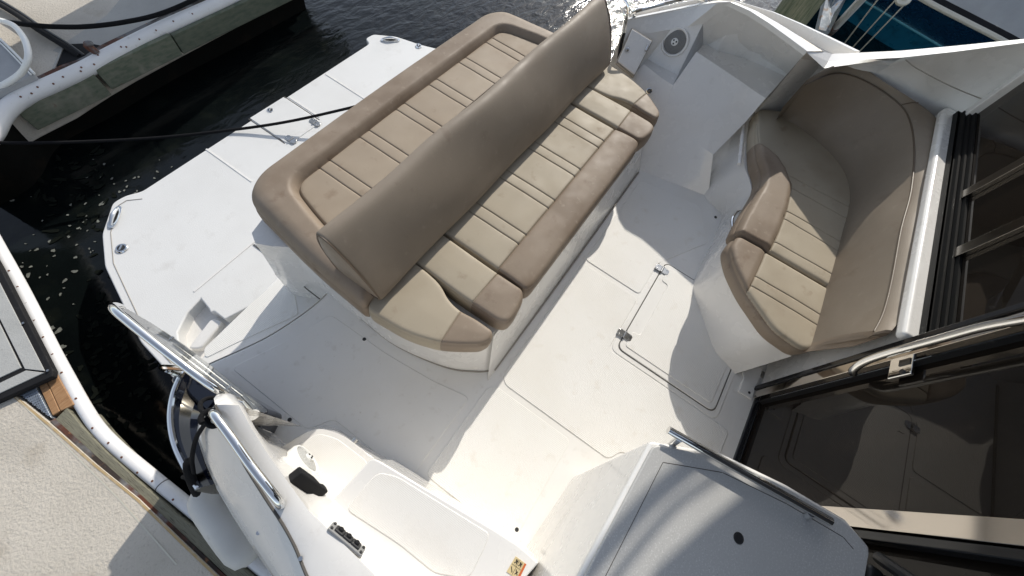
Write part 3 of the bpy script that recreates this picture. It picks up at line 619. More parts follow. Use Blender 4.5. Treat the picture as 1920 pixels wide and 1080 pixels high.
# warning label on the step's forward face
lq = [P(967, 1043, .502), P(987, 1058, .502), P(972, 1088, .502), P(950, 1072, .502)]
m = MB(); m.add([v for v in lq]+[v+Vector((0, 0, -.004)) for v in lq], [(0, 1, 2, 3), (7, 6, 5, 4)]+[(i, (i+1) % 4, 4+(i+1) % 4, 4+i) for i in range(4)]); lab = m.build('warning_label', 'label_tan', boat, smooth=False)
def lbl(u, w): return (lq[0]*(1-u)+lq[1]*u)*(1-w)+(lq[3]*(1-u)+lq[2]*u)*w+Vector((0, 0, .0012))
m = MB(); m.add([lbl(.84, 0), lbl(1, 0), lbl(1, 1), lbl(.84, 1)], [(0, 1, 2, 3)]); m.build('label_band', 'label_orange', lab, smooth=False)
m = MB()
def stroke(a, b, w=.0011):
    a, b = lbl(*a), lbl(*b); d = (b-a).normalized(); n = Vector((-d.y, d.x, 0))*w; m.add([a+n, b+n, b-n, a-n], [(0, 1, 2, 3)])
for u0 in (.12, .48):
    stroke((u0+.08, .08), (u0+.12, .22)); stroke((u0+.12, .22), (u0+.02, .34)); stroke((u0+.12, .22), (u0+.24, .30)); stroke((u0+.02, .14), (u0+.26, .17)); stroke((u0+.2, .06), (u0+.2, .4), .0006)
stroke((.42, 0), (.42, .95), .0005); stroke((.02, .46), (.83, .46), .0005); stroke((.1, .6), (.34, .85)); stroke((.5, .58), (.76, .82)); stroke((.56, .84), (.7, .62))
m.build('pictogram', 'black_plastic', lab, smooth=False)
# pull ring on the low step riser
m = MB(); v = P(664, 827, .14); m.cyl(v+Vector((-.03, 0, 0)), v+Vector((.012, 0, 0)), .014, n=14); m.build('step_latch', 'steel_dull', st1)

# --- starboard coaming
zT = [.74, .72, .69, .66, .645, .635, .63, .63]; zS = [.73, .715, .685, .655, .64, .63, .625, .625]; zB = [.26, .28, .34, .40, .50, .555, .56, .56]; zO = [.42, .42, .41, .41, .42, .43, .45, .47]
zp = lambda l, z: [P(a, b, c) for (a, b), c in zip(l, z)]
Ts = zp([(448, 760), (470, 800), (500, 848), (545, 911), (581, 960), (637, 1013), (704, 1080), (780, 1150)], zT)
Bs = zp([(474, 800), (498, 823), (525, 843), (579, 884), (624, 935), (690, 1012), (760, 1058), (860, 1120)], zB)
Ss = zp([(405, 760), (425, 800), (455, 862), (497, 930), (531, 982), (554, 1024), (577, 1080), (610, 1150)], zS)
Os = zp([(374, 786), (368, 815), (385, 868), (408, 920), (436, 968), (468, 1018), (510, 1080), (560, 1150)], zO)
for l_ in (Ts, Bs, Ss, Os): l_.append(l_[-1]+Vector((-.03, -2.6, .0)))      # runs on forward past the wet bar
Hs = [Vector((v.x-.006, v.y, .32)) for v in Os]; H2 = [Vector((v.x-.03, v.y+.02, .10)) for v in Os]; H3 = [Vector((v.x+.02, v.y, -.8)) for v in Os]
mid = lerp(Ss, Os, .45)
BX = [P(440, 752, .10), P(462, 778, .16)]+Bs; TX = [P(432, 738, .58), P(440, 750, .70)]+Ts; SX = [P(408, 740, .56), P(402, 748, .68)]+Ss
m = MB(); m.loft([[Vector((v.x-.01, v.y, min(v.z-.06, .0))) for v in BX], BX, lerp(BX, TX, .5), up(TX, -.03), TX, up(lerp(TX, SX, .5), .012), up(SX, .004)])
Ni = spline(Ss, 5)
for_o = MB
sco = m.build('starboard_coaming', 'gelcoat', boat, ang=45)
m = MB(); m.loft([up(Ss, -.03), up(Ss, -.004), up(lerp(Ss, Os, .12), .004), up(mid, .022), up(lerp(Ss, Os, .85), .012), Os, Hs])
# rounded aft nose
m.add([Ss[0]+Vector((0, 0, -.03)), Ss[0], mid[0], Os[0], Hs[0], Vector((Os[0].x+.03, Os[0].y+.03, .15)), Vector((Ts[0].x, Ts[0].y+.02, .15)), Ts[0]], [(0, 1, 2, 3, 4, 5, 6, 7)])
scf = m.build('side_fairing', 'gelcoat', boat, ang=50)
m = MB(); m.tube(up(Ss[:-1], .004), .0048, 6); m.build('panel_joint', 'dark_seam', scf)
m = MB(); m.loft([Hs, H2, H3]); m.build('hull_side', 'gelcoat', boat, ang=50)
m = MB(); m.tube([v+Vector((-.006, 0, 0)) for v in H2], .014, 10); m.build('rub_strake', 'chrome', boat)
for pxy, z_ in (((485, 999), .535), ((564, 1047), .635)):
    v = P(*pxy, z_); m = MB(); m.cyl(v+Vector((0, 0, -.02)), v+Vector((0, 0, .004)), .008, .006, n=12); m.build('snap_stud', 'chrome', scf)
# white oval moulding near the frame edge
m = MB(); v = P(603, 1064, .637); R, c = oriented(v, Vector((.0, 0, 1))); vv, ff = disc_thing(R, c, [(.05, -.02), (.048, .006), (.038, .012), (.02, .013)], 28); mesh_obj('fuel_fill_cover', vv, ff, 'gelcoat', sco)
# grab rail on the coaming
m = MB(); m.tube([P(399, 777, .70), P(402, 778, .745), P(430, 815, .745), P(470, 872, .725), P(505, 917, .712), P(524, 942, .685), P(527, 948, .65)], .0125, 14); m.build('grab_rail', 'chrome', sco)
# stern quarter: navy inner face with bright rim
rimp = [P(352, 688, .18), P(338, 708, .2), P(325, 742, .2), P(320, 785, .2), P(328, 832, .2), P(350, 880, .2), P(372, 915, .2)]
inn = [P(395, 715, .10), P(402, 735, .10), P(400, 752, .2), P(382, 775, .32), P(372, 800, .36), P(378, 850, .36), P(395, 900, .36)]
RI, IN = spline(rimp, 4), spline(inn, 4)
q1 = [a*.84+b*.16+Vector((0, 0, -.02)) for a, b in zip(RI, IN)]; q2 = [a*.62+b*.38+Vector((0, 0, -.05)) for a, b in zip(RI, IN)]; q3 = [a*.4+b*.6+Vector((0, 0, -.09)) for a, b in zip(RI, IN)]
m = MB(); m.loft([q1, lerp(q1, q2, .5), q2]); m.build('quarter_strip', 'dark_steel', boat, ang=60)
m = MB(); m.loft([RI, q1]); m.loft([q2, q3, IN]); m.build('quarter_panel', 'navy', boat, ang=60)
m = MB(); m.loft([[v+Vector((-.012, 0, .006)) for v in spline(rimp, 4)], [v+Vector((-.03, 0, -.15)) for v in spline(rimp, 4)], [v+Vector((-.01, 0, -.98)) for v in spline(rimp, 4)]]); m.build('hull_quarter', 'gelcoat', boat, ang=60)
m = MB(); m.tube(rimp, .012, 10); m.build('quarter_rim', 'chrome', boat)
# passage inner side wall under the gate
m = MB(); m.prism([(-.30, .76), (-.215, .79), (-.22, .86), (-.265, 1.20), (-.36, 1.20), (-.36, .76)], -.5, .17); m.build('gate_sill', 'navy', boat, bevel=.02)
# curved gate: clear pane in a chrome top tube
XG = -.215
gate_pts = [PX(a, b, XG) for a, b in ((218, 577), (240, 592), (275, 622), (312, 652), (360, 690), (400, 720), (437, 744), (462, 757), (480, 770), (494, 776), (499, 770), (484, 757), (460, 738), (420, 706), (385, 680), (348, 651), (318, 630), (289, 611), (255, 591), (228, 576))]
m = MB(); n = len(gate_pts); m.add([v+Vector((-.004, 0, 0)) for v in gate_pts]+[v+Vector((.004, 0, 0)) for v in gate_pts], [tuple(range(n)), tuple(range(2*n-1, n-1, -1))]+[(i, (i+1) % n, n+(i+1) % n, n+i) for i in range(n)]); gate = m.build('transom_gate', 'acrylic', boat, smooth=False)
m = MB(); m.tube([PX(a, b, XG) for a, b in ((226, 577), (214, 574), (216, 582), (245, 607), (290, 643), (330, 674), (375, 708), (410, 732), (440, 748), (462, 760))], .0130, 14); m.build('top_tube', 'chrome', gate)
m = MB(); m.tube([PX(a, b, XG) for a, b in ((226, 577), (255, 592), (289, 612), (330, 640), (385, 681), (440, 724), (480, 755), (499, 772))], .0042, 8); m.build('edge_trim', 'steel_dull', gate)
for pxy in ((320, 636), (428, 727), (455, 749)):
    m = MB(); v = PX(*pxy, XG); m.cyl(v+Vector((-.010, 0, 0)), v+Vector((.012, 0, 0)), .005, n=12); m.build('clamp_bolt', 'chrome', gate)
m = MB(); v0 = P(468, 768, .33); m.cyl(PX(452, 752, XG), PX(475, 778, XG), .020, n=14); m.tube([P(448, 760, .46), P(468, 776, .36), P(486, 786, .28)], .012, 8); m.build('gate_hinge', 'chrome', gate)
m = MB(); v = P(337, 703, .24); m.tube([v, v+Vector((0, .01, .1)), PX(350, 690, XG)], .011, 8); m.build('gate_latch', 'chrome', gate)

# speaker, black pad and switch panel on the starboard liner
def on_wall(px, py, i, t=None):   # point of the starboard liner wall seen at a pixel
    w = Vector(ray(px, py)); a, b, c_ = Bs[i], Ts[i], Ts[min(i+1, 7)]; n = (b-a).cross(c_-b).normalized(); n = -n if n.x < 0 else n
    o = Vector((0, 0, H)); s_ = (a-o).dot(n)/w.dot(n); return o+w*s_, n
v, n = on_wall(552, 880, 2); R, c = oriented(v+n*.006, n, Vector((0, 1, .0)))
n = (n+Vector((.1, -.05, .25))).normalized(); o_sp = speaker(v+n*.032, n, .068, sco, 'speaker_white', 'white_plastic')
b0, n = on_wall(541, 898, 3); b1, _ = on_wall(592, 932, 3); ax = (b1-b0).normalized(); upw = n.cross(ax)
prof = [(-.5, -.018), (-.46, .020), (.05, .021), (.22, .004), (.40, .016), (.5, .006), (.5, -.016), (.44, -.02)]
L_ = (b1-b0).length*1.05; cc = (b0+b1)/2; m = MB(); q = [cc+ax*(a*L_)+upw*(b*.9)*1.0 for a, b in prof]
k = len(q); m.add([v_+n*.0 for v_ in q]+[v_+n*.038 for v_ in q], [tuple(range(k)), tuple(range(2*k-1, k-1, -1))]+[(i, (i+1) % k, k+(i+1) % k, k+i) for i in range(k)]); m.build('fold_down_catch', 'black_rubber', sco, bevel=.006)
s0, n = on_wall(621, 990, 5); s1, _ = on_wall(676, 1036, 5); ax = (s1-s0).normalized(); upw = n.cross(ax); Rm = Matrix((ax, upw, n)).transposed(); cc = (s0+s1)/2; Ls = (s1-s0).length
m = MB(); m.box(cc+n*.003, (Ls*1.12, .036, .010), rot=Rm); sp = m.build('switch_panel', 'panel_grey', sco, bevel=.004)
for t in (-.27, 0, .27):
    m = MB(); m.box(cc+ax*(t*Ls)+n*.009, (.030, .024, .010), rot=Rm); sw = m.build('rocker_switch', 'black_plastic', sp, bevel=.004)
    m = MB(); m.cyl(cc+ax*(t*Ls)+n*.013, cc+ax*(t*Ls)+n*.019, .009, .007, n=14); m.build('switch_cap', 'black_rubber', sw, bevel=.002)
for a, b in ((-.49, -.3), (-.49, .3), (.49, -.3), (.49, .3)):
    m = MB(); c0 = cc+ax*(a*Ls)+upw*(b*.036); m.cyl(c0+n*.006, c0+n*.011, .0045, n=10); m.build('screw', 'black_plastic', sp)

# --- flybridge deck and rails overhead, unseen, shaped to cast shade on the counter
SH = lambda l, z: [(x+(z-.85)*1.5, y+(z-.85)*.30) for x, y in l]     # points at height z whose shadow falls on these points of the counter
ov = [(1.2, .05), (2.0, .0)]+SH([(.0, -.50), (.102, -.528), (.166, -.545), (.331, -.619), (.463, -.686), (.55, -.74)], 2.45)+[(3.10, -.6), (3.10, -2.6), (.9, -2.6), (.9, .05)]
MB().prism(ov, 2.45, 2.53).build('flybridge_shade_deck', 'gelcoat', boat, bevel=.02)
m = MB(); m.tube([Vector((x, y, 2.62)) for x, y in SH([(-.9, -.22), (-.3, -.32), (.018, -.394), (.127, -.422), (.286, -.473), (.439, -.543), (.56, -.60)], 2.62)], .021, 10); m.build('flybridge_shade_rail', 'chrome', boat)

m = MB(); m.tube([Vector((x, y, 2.62)) for x, y in SH([(-.9, -.29), (-.3, -.385), (.018, -.455), (.127, -.480), (.286, -.530), (.42, -.60), (.56, -.67)], 2.62)], .010, 10); m.build('flybridge_shade_rail', 'chrome', boat)  # thinner rail added for a second shadow streak on the counter

# ------------------------------------------------------------------ cushions (each lifts off: things of their own)
def stitch_pairs(xs, y0, y1): return [([(x, y0), (x, y1)], .0055, .0040) for x in xs]
ZS = .42

# bench cushion
t = thing('bench_cushion', (1.395, .45, .3), 'long tan bench cushion with a worn brown front bolster, facing the cockpit', 'cushion')
xs = [.972, 1.037, 1.243, 1.307, 1.514, 1.576, 1.785, 1.853]
ol = fillet([(.803, .715), (.803, .40), (.792, .205), (.83, .190), (1.96, .190), (1.998, .205), (1.987, .40), (1.987, .715)], [.03, .2, .03, .05, .05, .03, .2, .03])
cushion(t, ol, .30, ZS, r=.015, zones=[('seat_pad', 'vinyl_tan', None), ('bolster', 'vinyl_brown', lambda c: c[:, 1] < .362)],
        grooves=[([(x, .362), (x, .72)], .0065, .0042) for x in xs]+[([(.78, .362), (2.02, .362)], .009, .005)], crown=.005,
        extra=lambda q, d: np.where(q[:, 1] < .362, .009*np.sin(np.clip((q[:, 1]-.19)/.172, 0, 1)*math.pi)**.7-.003*np.clip((.24-q[:, 1])/.05, 0, 1), 0))
def armrest(sgn, kind, lab):
    M = (lambda p: p) if sgn > 0 else (lambda p: (2*1.395-p[0], p[1]))
    if kind == 'in':
        pts = [(.602, .72), (.592, .40), (.598, .215), (.618, .180), (.668, .176), (.755, .192), (.785, .215), (.783, .40), (.792, .72)]; rs = [.02, .1, .04, .03, .03, .03, .03, .1, .02]; cut = .352
        line = [(.55, .356), (.82, .350)]; zf = lambda c: c[:, 1] < .353
    else:
        pts = [(.305, .68), (.325, .48), (.372, .352), (.415, .285), (.470, .212), (.512, .196), (.546, .207), (.546, .30), (.534, .375), (.545, .445), (.582, .515), (.594, .60), (.597, .70), (.40, .715)]
        rs = [.03, .1, .1, .1, .06, .02, .03, .06, .06, .06, .06, .03, .02, .05]
        line = [(.33, .345), (.56, .372)]; zf = lambda c: c[:, 1] < .345+(c[:, 0]-.33)*.117
    o = [M(p) for p in fillet(pts, rs)]
    cx = sum(p[0] for p in o)/len(o)
    t = thing('armrest_cushion', (cx, .45, .3), lab, 'cushion', 'small end cushions of the bench')
    zz = (lambda c: zf(np.stack([c[:, 0] if sgn > 0 else 2*1.395-c[:, 0], c[:, 1]], 1)))
    cushion(t, o, .305, ZS+.004, r=.014, res=.0095, zones=[('seat_pad', 'vinyl_tan', None), ('end_panel', 'vinyl_brown', zz)], grooves=[([M(p) for p in line], .006, .0042)], crown=.006)
armrest(1, 'in', 'narrow tan cushion with square brown end between the long bench cushion and curved corner cushion')
armrest(1, 'out', 'curved tan corner cushion with brown tip above the passage facing the boarding steps')
armrest(-1, 'in', 'narrow tan cushion with a brown end, beside the curved cushion nearest the speaker')
armrest(-1, 'out', 'tapered tan corner cushion with a shiny tip, next to the round speaker and locker door')

# aft sun pad
t = thing('sun_pad', (1.39, 1.1, .3), 'wide brown aft lounge pad with rolled edge and tan sewn centre above the swim platform', 'cushion')
ol = fillet([(.302, .69), (.318, 1.0), (.382, 1.44), (.50, 1.512), (1.39, 1.525), (2.28, 1.512), (2.40, 1.44), (2.462, 1.0), (2.478, .69)], [.02, .2, .09, .12, .3, .12, .09, .2, .02])
ins = fillet([(.42, .60), (.49, 1.10), (.555, 1.345), (1.39, 1.352), (2.225, 1.345), (2.29, 1.10), (2.36, .60)], [.05, .2, .075, .3, .075, .2, .05])
insA = np.array(ins)
def sp_extra(q, d):
    di = segdist(q, insA); inn = inside(q, insA)
    roll = np.where(inn, 0, np.clip(di/.035, 0, 1)); roll = roll*roll*(3-2*roll)
    return roll*.034-.010*np.exp(-(di/.006)**2)-np.where(~inn, .022*np.clip((.07-d)/.07, 0, 1)**1.5, 0)
xs = [.705, .770, .972, 1.038, 1.242, 1.307, 1.512, 1.577, 1.782, 1.847, 2.052, 2.117]
cushion(t, ol, .305, ZS+.018, r=.035, res=.013, zones=[('rolled_edge', 'vinyl_brown', None), ('centre_pad', 'vinyl_tan2', lambda c: inside(c[:, :2], insA) & (c[:, 2] > .36))],
        grooves=[([(x, .60), (x, 1.349)], .006, .0042) for x in xs]+[(ins, .004, .005, True)], crown=.004, extra=sp_extra)

# folding backrest between the two
t = thing('bench_back_cushion', (1.39, .75, .42), 'long brown wedge-shaped backrest between the bench cushion and the aft lounge pad', 'backrest')
prof = [(.848, .772), (.840, .789), (.818, .797), (.787, .783), (.752, .738), (.718, .680), (.688, .615), (.664, .545), (.645, .482), (.652, .456), (.69, .440), (.76, .432), (.84, .432), (.88, .465), (.888, .56), (.882, .66), (.866, .73)]
shear = lambda b: .024*(.80-b)/.35
pr = [(v.x, v.y) for v in spline([Vector((a, b, 0)) for a, b in prof], 5, closed=True)]
XL, XR = .352, 2.405
m = MB(); rows = []
cy = sum(a for a, b in pr)/len(pr); cz = sum(b for a, b in pr)/len(pr)
st = [(0, .975), (.003, .992), (.009, 1.0)]+[(x, 1.0) for x in np.linspace(.06, XR-XL-.06, 44)]+[(XR-XL-.009, 1.0), (XR-XL-.003, .992), (XR-XL, .975)]
for x, k in st:
    X = XL+x; w = .003*math.sin(X*4.1)+.0012*math.sin(X*13.7+1); row = []
    for a, b in pr:
        lean = .020*(b-.43)/.37*(1 if x < .7 else 1)   # the ends rake a little
        xx = X-.012+shear(b)
        row.append(Vector((xx, cy+(a-cy)*k+w*.7*((b-.43)/.37)-.004*math.sin(X*9+b*11), cz+(b-cz)*k+.0025*math.sin(X*7.3+a*30))))
    rows.append(row)
m.loft(rows, closed=True); body = m.build('backrest_pad', 'vinyl_back', t, ang=70)
for X, sg in ((XL, -1), (XR, 1)):
    v = [Vector((X-.012+shear(b), cy+(a-cy)*.975, cz+(b-cz)*.975)) for a, b in pr]; v2 = [Vector((X-.012+shear(b)+sg*.008, cy+(a-cy)*.80, cz+(b-cz)*.80)) for a, b in pr]; n = len(v)
    mm = MB(); mm.add(v+v2, [(i, (i+1) % n, n+(i+1) % n, n+i) for i in range(n)]+[tuple(range(n, 2*n))]); mm.build('end_panel', 'vinyl_back', t, ang=50)
    mm = MB(); loop = [Vector((X-.012+shear(b)+sg*.001, cy+(a-cy)*.97, cz+(b-cz)*.97)) for a, b in pr]; mm.tube(loop+[loop[0]], .0042, 6, sub=0); mm.build('piping', 'piping', t)
mm = MB(); mm.tube([Vector((x, .846+.004*math.sin(x*5.1)*.7*.9, .774+.0035*math.sin(x*7.3+25))) for x in np.linspace(XL, XR, 40)], .0028, 6, sub=0); mm.build('piping', 'piping', t)
for x in (.42, 1.4, 2.36):
    mm = MB(); mm.box((x, .80, .415), (.05, .06, .05)); mm.build('hinge_bracket', 'black_plastic', t, bevel=.005)

# settee: two seat cushions with brown fronts, one long wrap-round backrest
def pz(l, z): return xy(PP(l, z))
t = thing('settee_cushion', P(1480, 340, .3)[:], 'tan settee seat cushion with a curved notched brown front, aft half by the port wall', 'cushion', 'settee seat cushions')
c1 = fillet(pz([(1424, 203), (1480, 208), (1545, 222), (1600, 280), (1625, 340), (1612, 430), (1590, 510), (1562, 540), (1437, 467), (1380, 437), (1392, 410), (1428, 348), (1433, 326), (1422, 297), (1420, 274), (1419, 240)], ZS), [.03, .06, .1, .1, .1, .1, .06, .015, .015, .025, .05, .03, .05, .04, .04, .04])
seamA = pz([(1414, 266), (1423, 268), (1440, 280), (1458, 296), (1472, 318), (1484, 350), (1475, 395), (1458, 440), (1445, 468)], ZS)
polyA = np.array(seamA+pz([(1430, 490), (1340, 450), (1340, 260), (1400, 250)], ZS))
seamT = pz([(1422, 196), (1422, 240), (1424, 266)], ZS)
st1_ = [([P(a, b, ZS)[:2], P(c, d, ZS)[:2]], .005, .004) for (a, b), (c, d) in ((( 1483, 332), (1610, 398)), ((1482, 352), (1605, 420)), ((1473, 395), (1600, 468)), ((1466, 408), (1596, 486)), ((1450, 452), (1570, 520)))]
def c1x(q, d):
    ia = inside(q, polyA); dl = segdist(q, np.array(seamA), False)
    return np.where(ia, .022*np.clip(dl/.03, 0, 1)**.6*np.clip(d/.015, 0, 1), 0)
cushion(t, c1, .315, ZS, r=.02, res=.0105, zones=[('seat_pad', 'vinyl_tan', None), ('bolster', 'vinyl_brown', lambda c: inside(c[:, :2], polyA))], grooves=[(seamA, .008, .005), (seamT, .005, .0042)]+st1_, crown=.004, extra=c1x)
t = thing('settee_cushion', P(1450, 560, .3)[:], 'tan settee seat cushion with a triangular brown corner, forward half by the cabin door', 'cushion', 'settee seat cushions')
c2 = fillet(pz([(1384, 441), (1437, 470), (1562, 543), (1550, 600), (1535, 652), (1506, 655), (1455, 620), (1402, 545), (1378, 495), (1371, 462)], ZS), [.03, .1, .015, .1, .02, .03, .05, .06, .06, .03])
seamB = pz([(1441, 462), (1430, 490), (1402, 550)], ZS); polyB = np.array(pz([(1443, 458), (1430, 490), (1400, 556), (1340, 540), (1340, 430)], ZS))
st2_ = [([P(a, b, ZS)[:2], P(c, d, ZS)[:2]], .0055, .004) for (a, b), (c, d) in (((1418, 518), (1540, 590)), ((1408, 534), (1535, 610)))]
cushion(t, c2, .315, ZS-.004, r=.02, res=.0105, zones=[('seat_pad', 'vinyl_tan', None), ('bolster', 'vinyl_brown', lambda c: inside(c[:, :2], polyB) | (c[:, 2] < ZS-.022))], grooves=[(seamB, .007, .0048)]+st2_, crown=.005,
        extra=lambda q, d: np.where(inside(q, polyB), .010*np.clip(segdist(q, np.array(seamB), False)/.03, 0, 1), 0))
stn = [((1463, 220), (1508, 160), (1512, 151)), ((1500, 246), (1555, 141), (1556, 126)), ((1530, 268), (1592, 142), (1608, 124)), ((1556, 293), (1640, 164), (1655, 156)), ((1576, 320), (1688, 200), (1722, 197)),
       ((1588, 350), (1707, 235), (1760, 228)), ((1590, 382), (1713, 290), (1766, 290)), ((1580, 432), (1706, 362), (1752, 352)), ((1565, 482), (1688, 430), (1735, 420)), ((1548, 542), (1671, 522), (1712, 525)), ((1532, 602), (1655, 585), (1692, 594)), ((1519, 646), (1637, 622), (1672, 622))]
zi, zo = .748, .782
r0 = [P(*s[0], ZS-.01) for s in stn]; r1 = [P(*s[1], zi) for s in stn]; r2 = [P(*s[2], zo) for s in stn]
r0, r1, r2 = [spline(r, 4) for r in (r0, r1, r2)]
r1 = [Vector((min(v.x, 2.99), max(v.y, -1.068), v.z)) for v in r1]; r2 = [Vector((min(v.x, 3.024), max(v.y, -1.094), v.z)) for v in r2]
bul = []
for a, b in zip(r0, r1):
    d = (b-a); n = Vector((d.x, d.y, 0)); n = n.normalized() if n.length > 1e-6 else Vector((0, -1, 0)); bul.append(n)
rowsB = []
for i, (a, b, c) in enumerate(zip(r0, r1, r2)):
    row = [a+bul[i]*.03+Vector((0, 0, -.03)), a+bul[i]*(-.006), a*.75+b*.25-bul[i]*.018+Vector((0, 0, .004)), a*.5+b*.5-bul[i]*.022+Vector((0, 0, .008)), a*.22+b*.78-bul[i]*.014+Vector((0, 0, .010)), b-bul[i]*.003+Vector((0, 0, .004)), b+bul[i]*.002+Vector((0, 0, -.001)), b+bul[i]*.008+Vector((0, 0, .008)), b*.6+c*.4+Vector((0, 0, .022)), b*.2+c*.8+Vector((0, 0, .016)), c, c+bul[i]*.004+Vector((0, 0, -.05)), Vector((c.x, c.y, zo-.17))+bul[i]*.0]
    rowsB.append(row)
t = thing('settee_back_cushion', P(1640, 300, .4)[:], 'thick brown wrap-round settee backrest against the port wall and cabin bulkhead', 'backrest')
m = MB(); m.loft(rowsB); m.add(rowsB[0], [tuple(range(len(rowsB[0])))]); m.build('backrest_pad', 'vinyl_back', t, ang=60)
e = rowsB[-1]; dr = (r0[-1]-r0[-5]).normalized()
m = MB(); cE = sum(e, Vector())/len(e); m.add(list(e)+[v*.94+cE*.06+dr*.012 for v in e]+[v*.7+cE*.3+dr*.020 for v in e], [(i, (i+1) % 13, 13+(i+1) % 13, 13+i) for i in range(13)]+[(13+i, 13+(i+1) % 13, 26+(i+1) % 13, 26+i) for i in range(13)]+[tuple(range(26, 39))]); m.build('end_panel', 'vinyl_brown', t, ang=50)
m = MB(); m.tube([b+Vector((0, 0, .004)) for b in r1], .0042, 8, sub=0); m.build('piping', 'piping', t)
m = MB(); i_ = 16; m.tube([rowsB[i_][k]+Vector((0, 0, .001)) for k in range(6, 12)], .0028, 6, sub=0); m.build('piping', 'piping', t)

# ------------------------------------------------------------------ water, foam
ZW = -.82
MB().add([(-60, -60, ZW), (60, -60, ZW), (60, 60, ZW), (-60, 60, ZW)], [(0, 1, 2, 3)]).build('water', 'water', smooth=False)
o = bpy.data.objects['water']; tag(o, 'dark still water in the slip between boat and docks', 'water', kind='structure')
MB().add([(-70, -70, ZW-2.5), (70, -70, ZW-2.5), (70, 70, ZW-2.5), (-70, 70, ZW-2.5)], [(0, 1, 2, 3)]).build('sea_bed', 'underwater', smooth=False); tag(bpy.data.objects['sea_bed'], 'dark sea bed below the water', 'sea bed', kind='structure')
fo = MB()
def blob(px, py, r, st=1., ang=0.):
    c = P(px, py, ZW+.004); n = 14; a0 = rng.uniform(0, 6); pts = []
    for i in range(n):
        a = 2*math.pi*i/n; q = r*(1+.22*math.sin(2*a+a0)+.16*math.sin(3*a+a0*2)+.1*math.sin(5*a)); x, y = q*math.cos(a)*st, q*math.sin(a)
        pts.append((c.x+x*math.cos(ang)-y*math.sin(ang), c.y+x*math.sin(ang)+y*math.cos(ang), c.z+.002*rng.random()))
    fo.add(pts, [tuple(range(n))])
for (x, y, r) in [(191, 382, .045), (295, 322, .026), (233, 357, .028), (236, 339, .02), (214, 345, .018), (260, 332, .022), (127, 403, .022), (147, 428, .03), (160, 382, .022), (129, 444, .026), (144, 459, .024), (69, 468, .036), (100, 470, .034), (102, 480, .024), (140, 509, .045), (89, 515, .022), (122, 526, .036), (53, 516, .045), (170, 473, .018), (178, 453, .016), (162, 412, .015), (88, 499, .012), (186, 366, .012), (257, 358, .02), (322, 313, .02), (48, 457, .013), (57, 470, .013), (63, 440, .013), (175, 299, .012), (299, 300, .012), (213, 310, .010), (110, 620, .055), (98, 615, .04), (118, 650, .05), (120, 668, .035), (58, 500, .03), (41, 500, .03), (90, 560, .026), (120, 540, .02), (75, 520, .02)]:
    blob(x, y, r*.30, rng.uniform(.9, 1.6), rng.uniform(0, 3))
for i in range(36):
    u = rng.random(); x = 40+260*u+rng.normal(0, 40); y = 540-230*u+rng.normal(0, 60)
    if 20 < x < 330 and 290 < y < 640 and y < 640-.0*x: blob(x, y, rng.uniform(.003, .010), 1.2, rng.uniform(0, 3))
o = fo.build('foam', 'foam', smooth=False); tag(o, 'small patches of pale foam floating on the dark water', 'foam', kind='stuff')
al = MB(); fo2 = fo; fo = al
for i in range(110):
    u = rng.random(); x = 130+130*u+rng.normal(0, 40)+60*(1-u); y = 560+230*u+rng.normal(0, 55)
    blob(x, y, rng.uniform(.004, .020), rng.uniform(.8, 2.2), rng.uniform(0, 3))
for i in range(60):
    x = 130+rng.normal(0, 25)+rng.uniform(-30, 40); y = 360+rng.normal(0, 60); blob(x, y, rng.uniform(.004, .02), rng.uniform(1, 3), rng.uniform(0, 3))
o = al.build('algae_film', 'algae', smooth=False); tag(o, 'thin film of algae and scum on the water', 'algae', kind='stuff')

# ------------------------------------------------------------------ starboard dock
ZD = -.35
dock = thing('floating_dock', P(100, 900, ZD)[:], 'stuccoed concrete dock with timber edge beam and white rub rail beside the boat', 'dock')
ed = [(-120, 640), (25, 738), (95, 795), (180, 870), (260, 935), (335, 1008), (410, 1080), (470, 1145)]
e_ = [(-.80, 4.1)]+xy(PP(ed, ZD)); e_.append((e_[-1][0]-.01, -3.2)); far = [(-3.4, -3.2), (-3.4, 4.1)]
MB().prism(e_+far, ZD-.3, ZD).build('deck_slab', 'concrete', dock, bevel=.012)
m = MB(); q = PP(ed[1:7], ZD+.0012); m.loft([[v+Vector((-.001, 0, 0)) for v in q], [v+Vector((-.011, 0, .0004)) for v in q]]); m.build('edge_stain', 'stain_edge', dock, smooth=False)
m = MB(); q = PP([(-40, 690), (10, 730), (100, 815), (220, 935), (330, 1060)], ZD+.0012); m.loft([[v for v in q], [v+Vector((.006, 0, .0004)) for v in q]]); m.build('score_line', 'cream', dock, smooth=False)
ba = PP([(101, 790), (184, 867), (263, 934), (345, 1009), (420, 1079), (485, 1138)], ZD-.02); bb_ = PP([(127, 764), (156, 800), (200, 846), (262, 902), (335, 965), (425, 1037), (500, 1100)], ZD-.02); ba.append(ba[-1]+Vector((-.01, -2.6, 0))); bb_.append(bb_[-1]+Vector((-.01, -2.6, 0)))
m = MB(); m.prism([(v.x+.006, v.y) for v in ba]+xy(bb_[::-1]), ZD-.24, ZD-.014); m.build('edge_beam', 'wood_grey', dock, bevel=.006)
an = PP([(94, 788), (180, 866), (258, 934), (340, 1012), (415, 1085)], ZD-.004); an.append(an[-1]+Vector((-.01, -2.6, 0)))
m = MB(); m.loft([[v+Vector((-.035, 0, -.16)) for v in an], [v+Vector((-.004, 0, -.004)) for v in an], [v+Vector((.013, 0, -.008)) for v in an], [v+Vector((.0135, 0, -.03)) for v in an]]); m.build('steel_angle', 'rusty_steel', dock, ang=30)
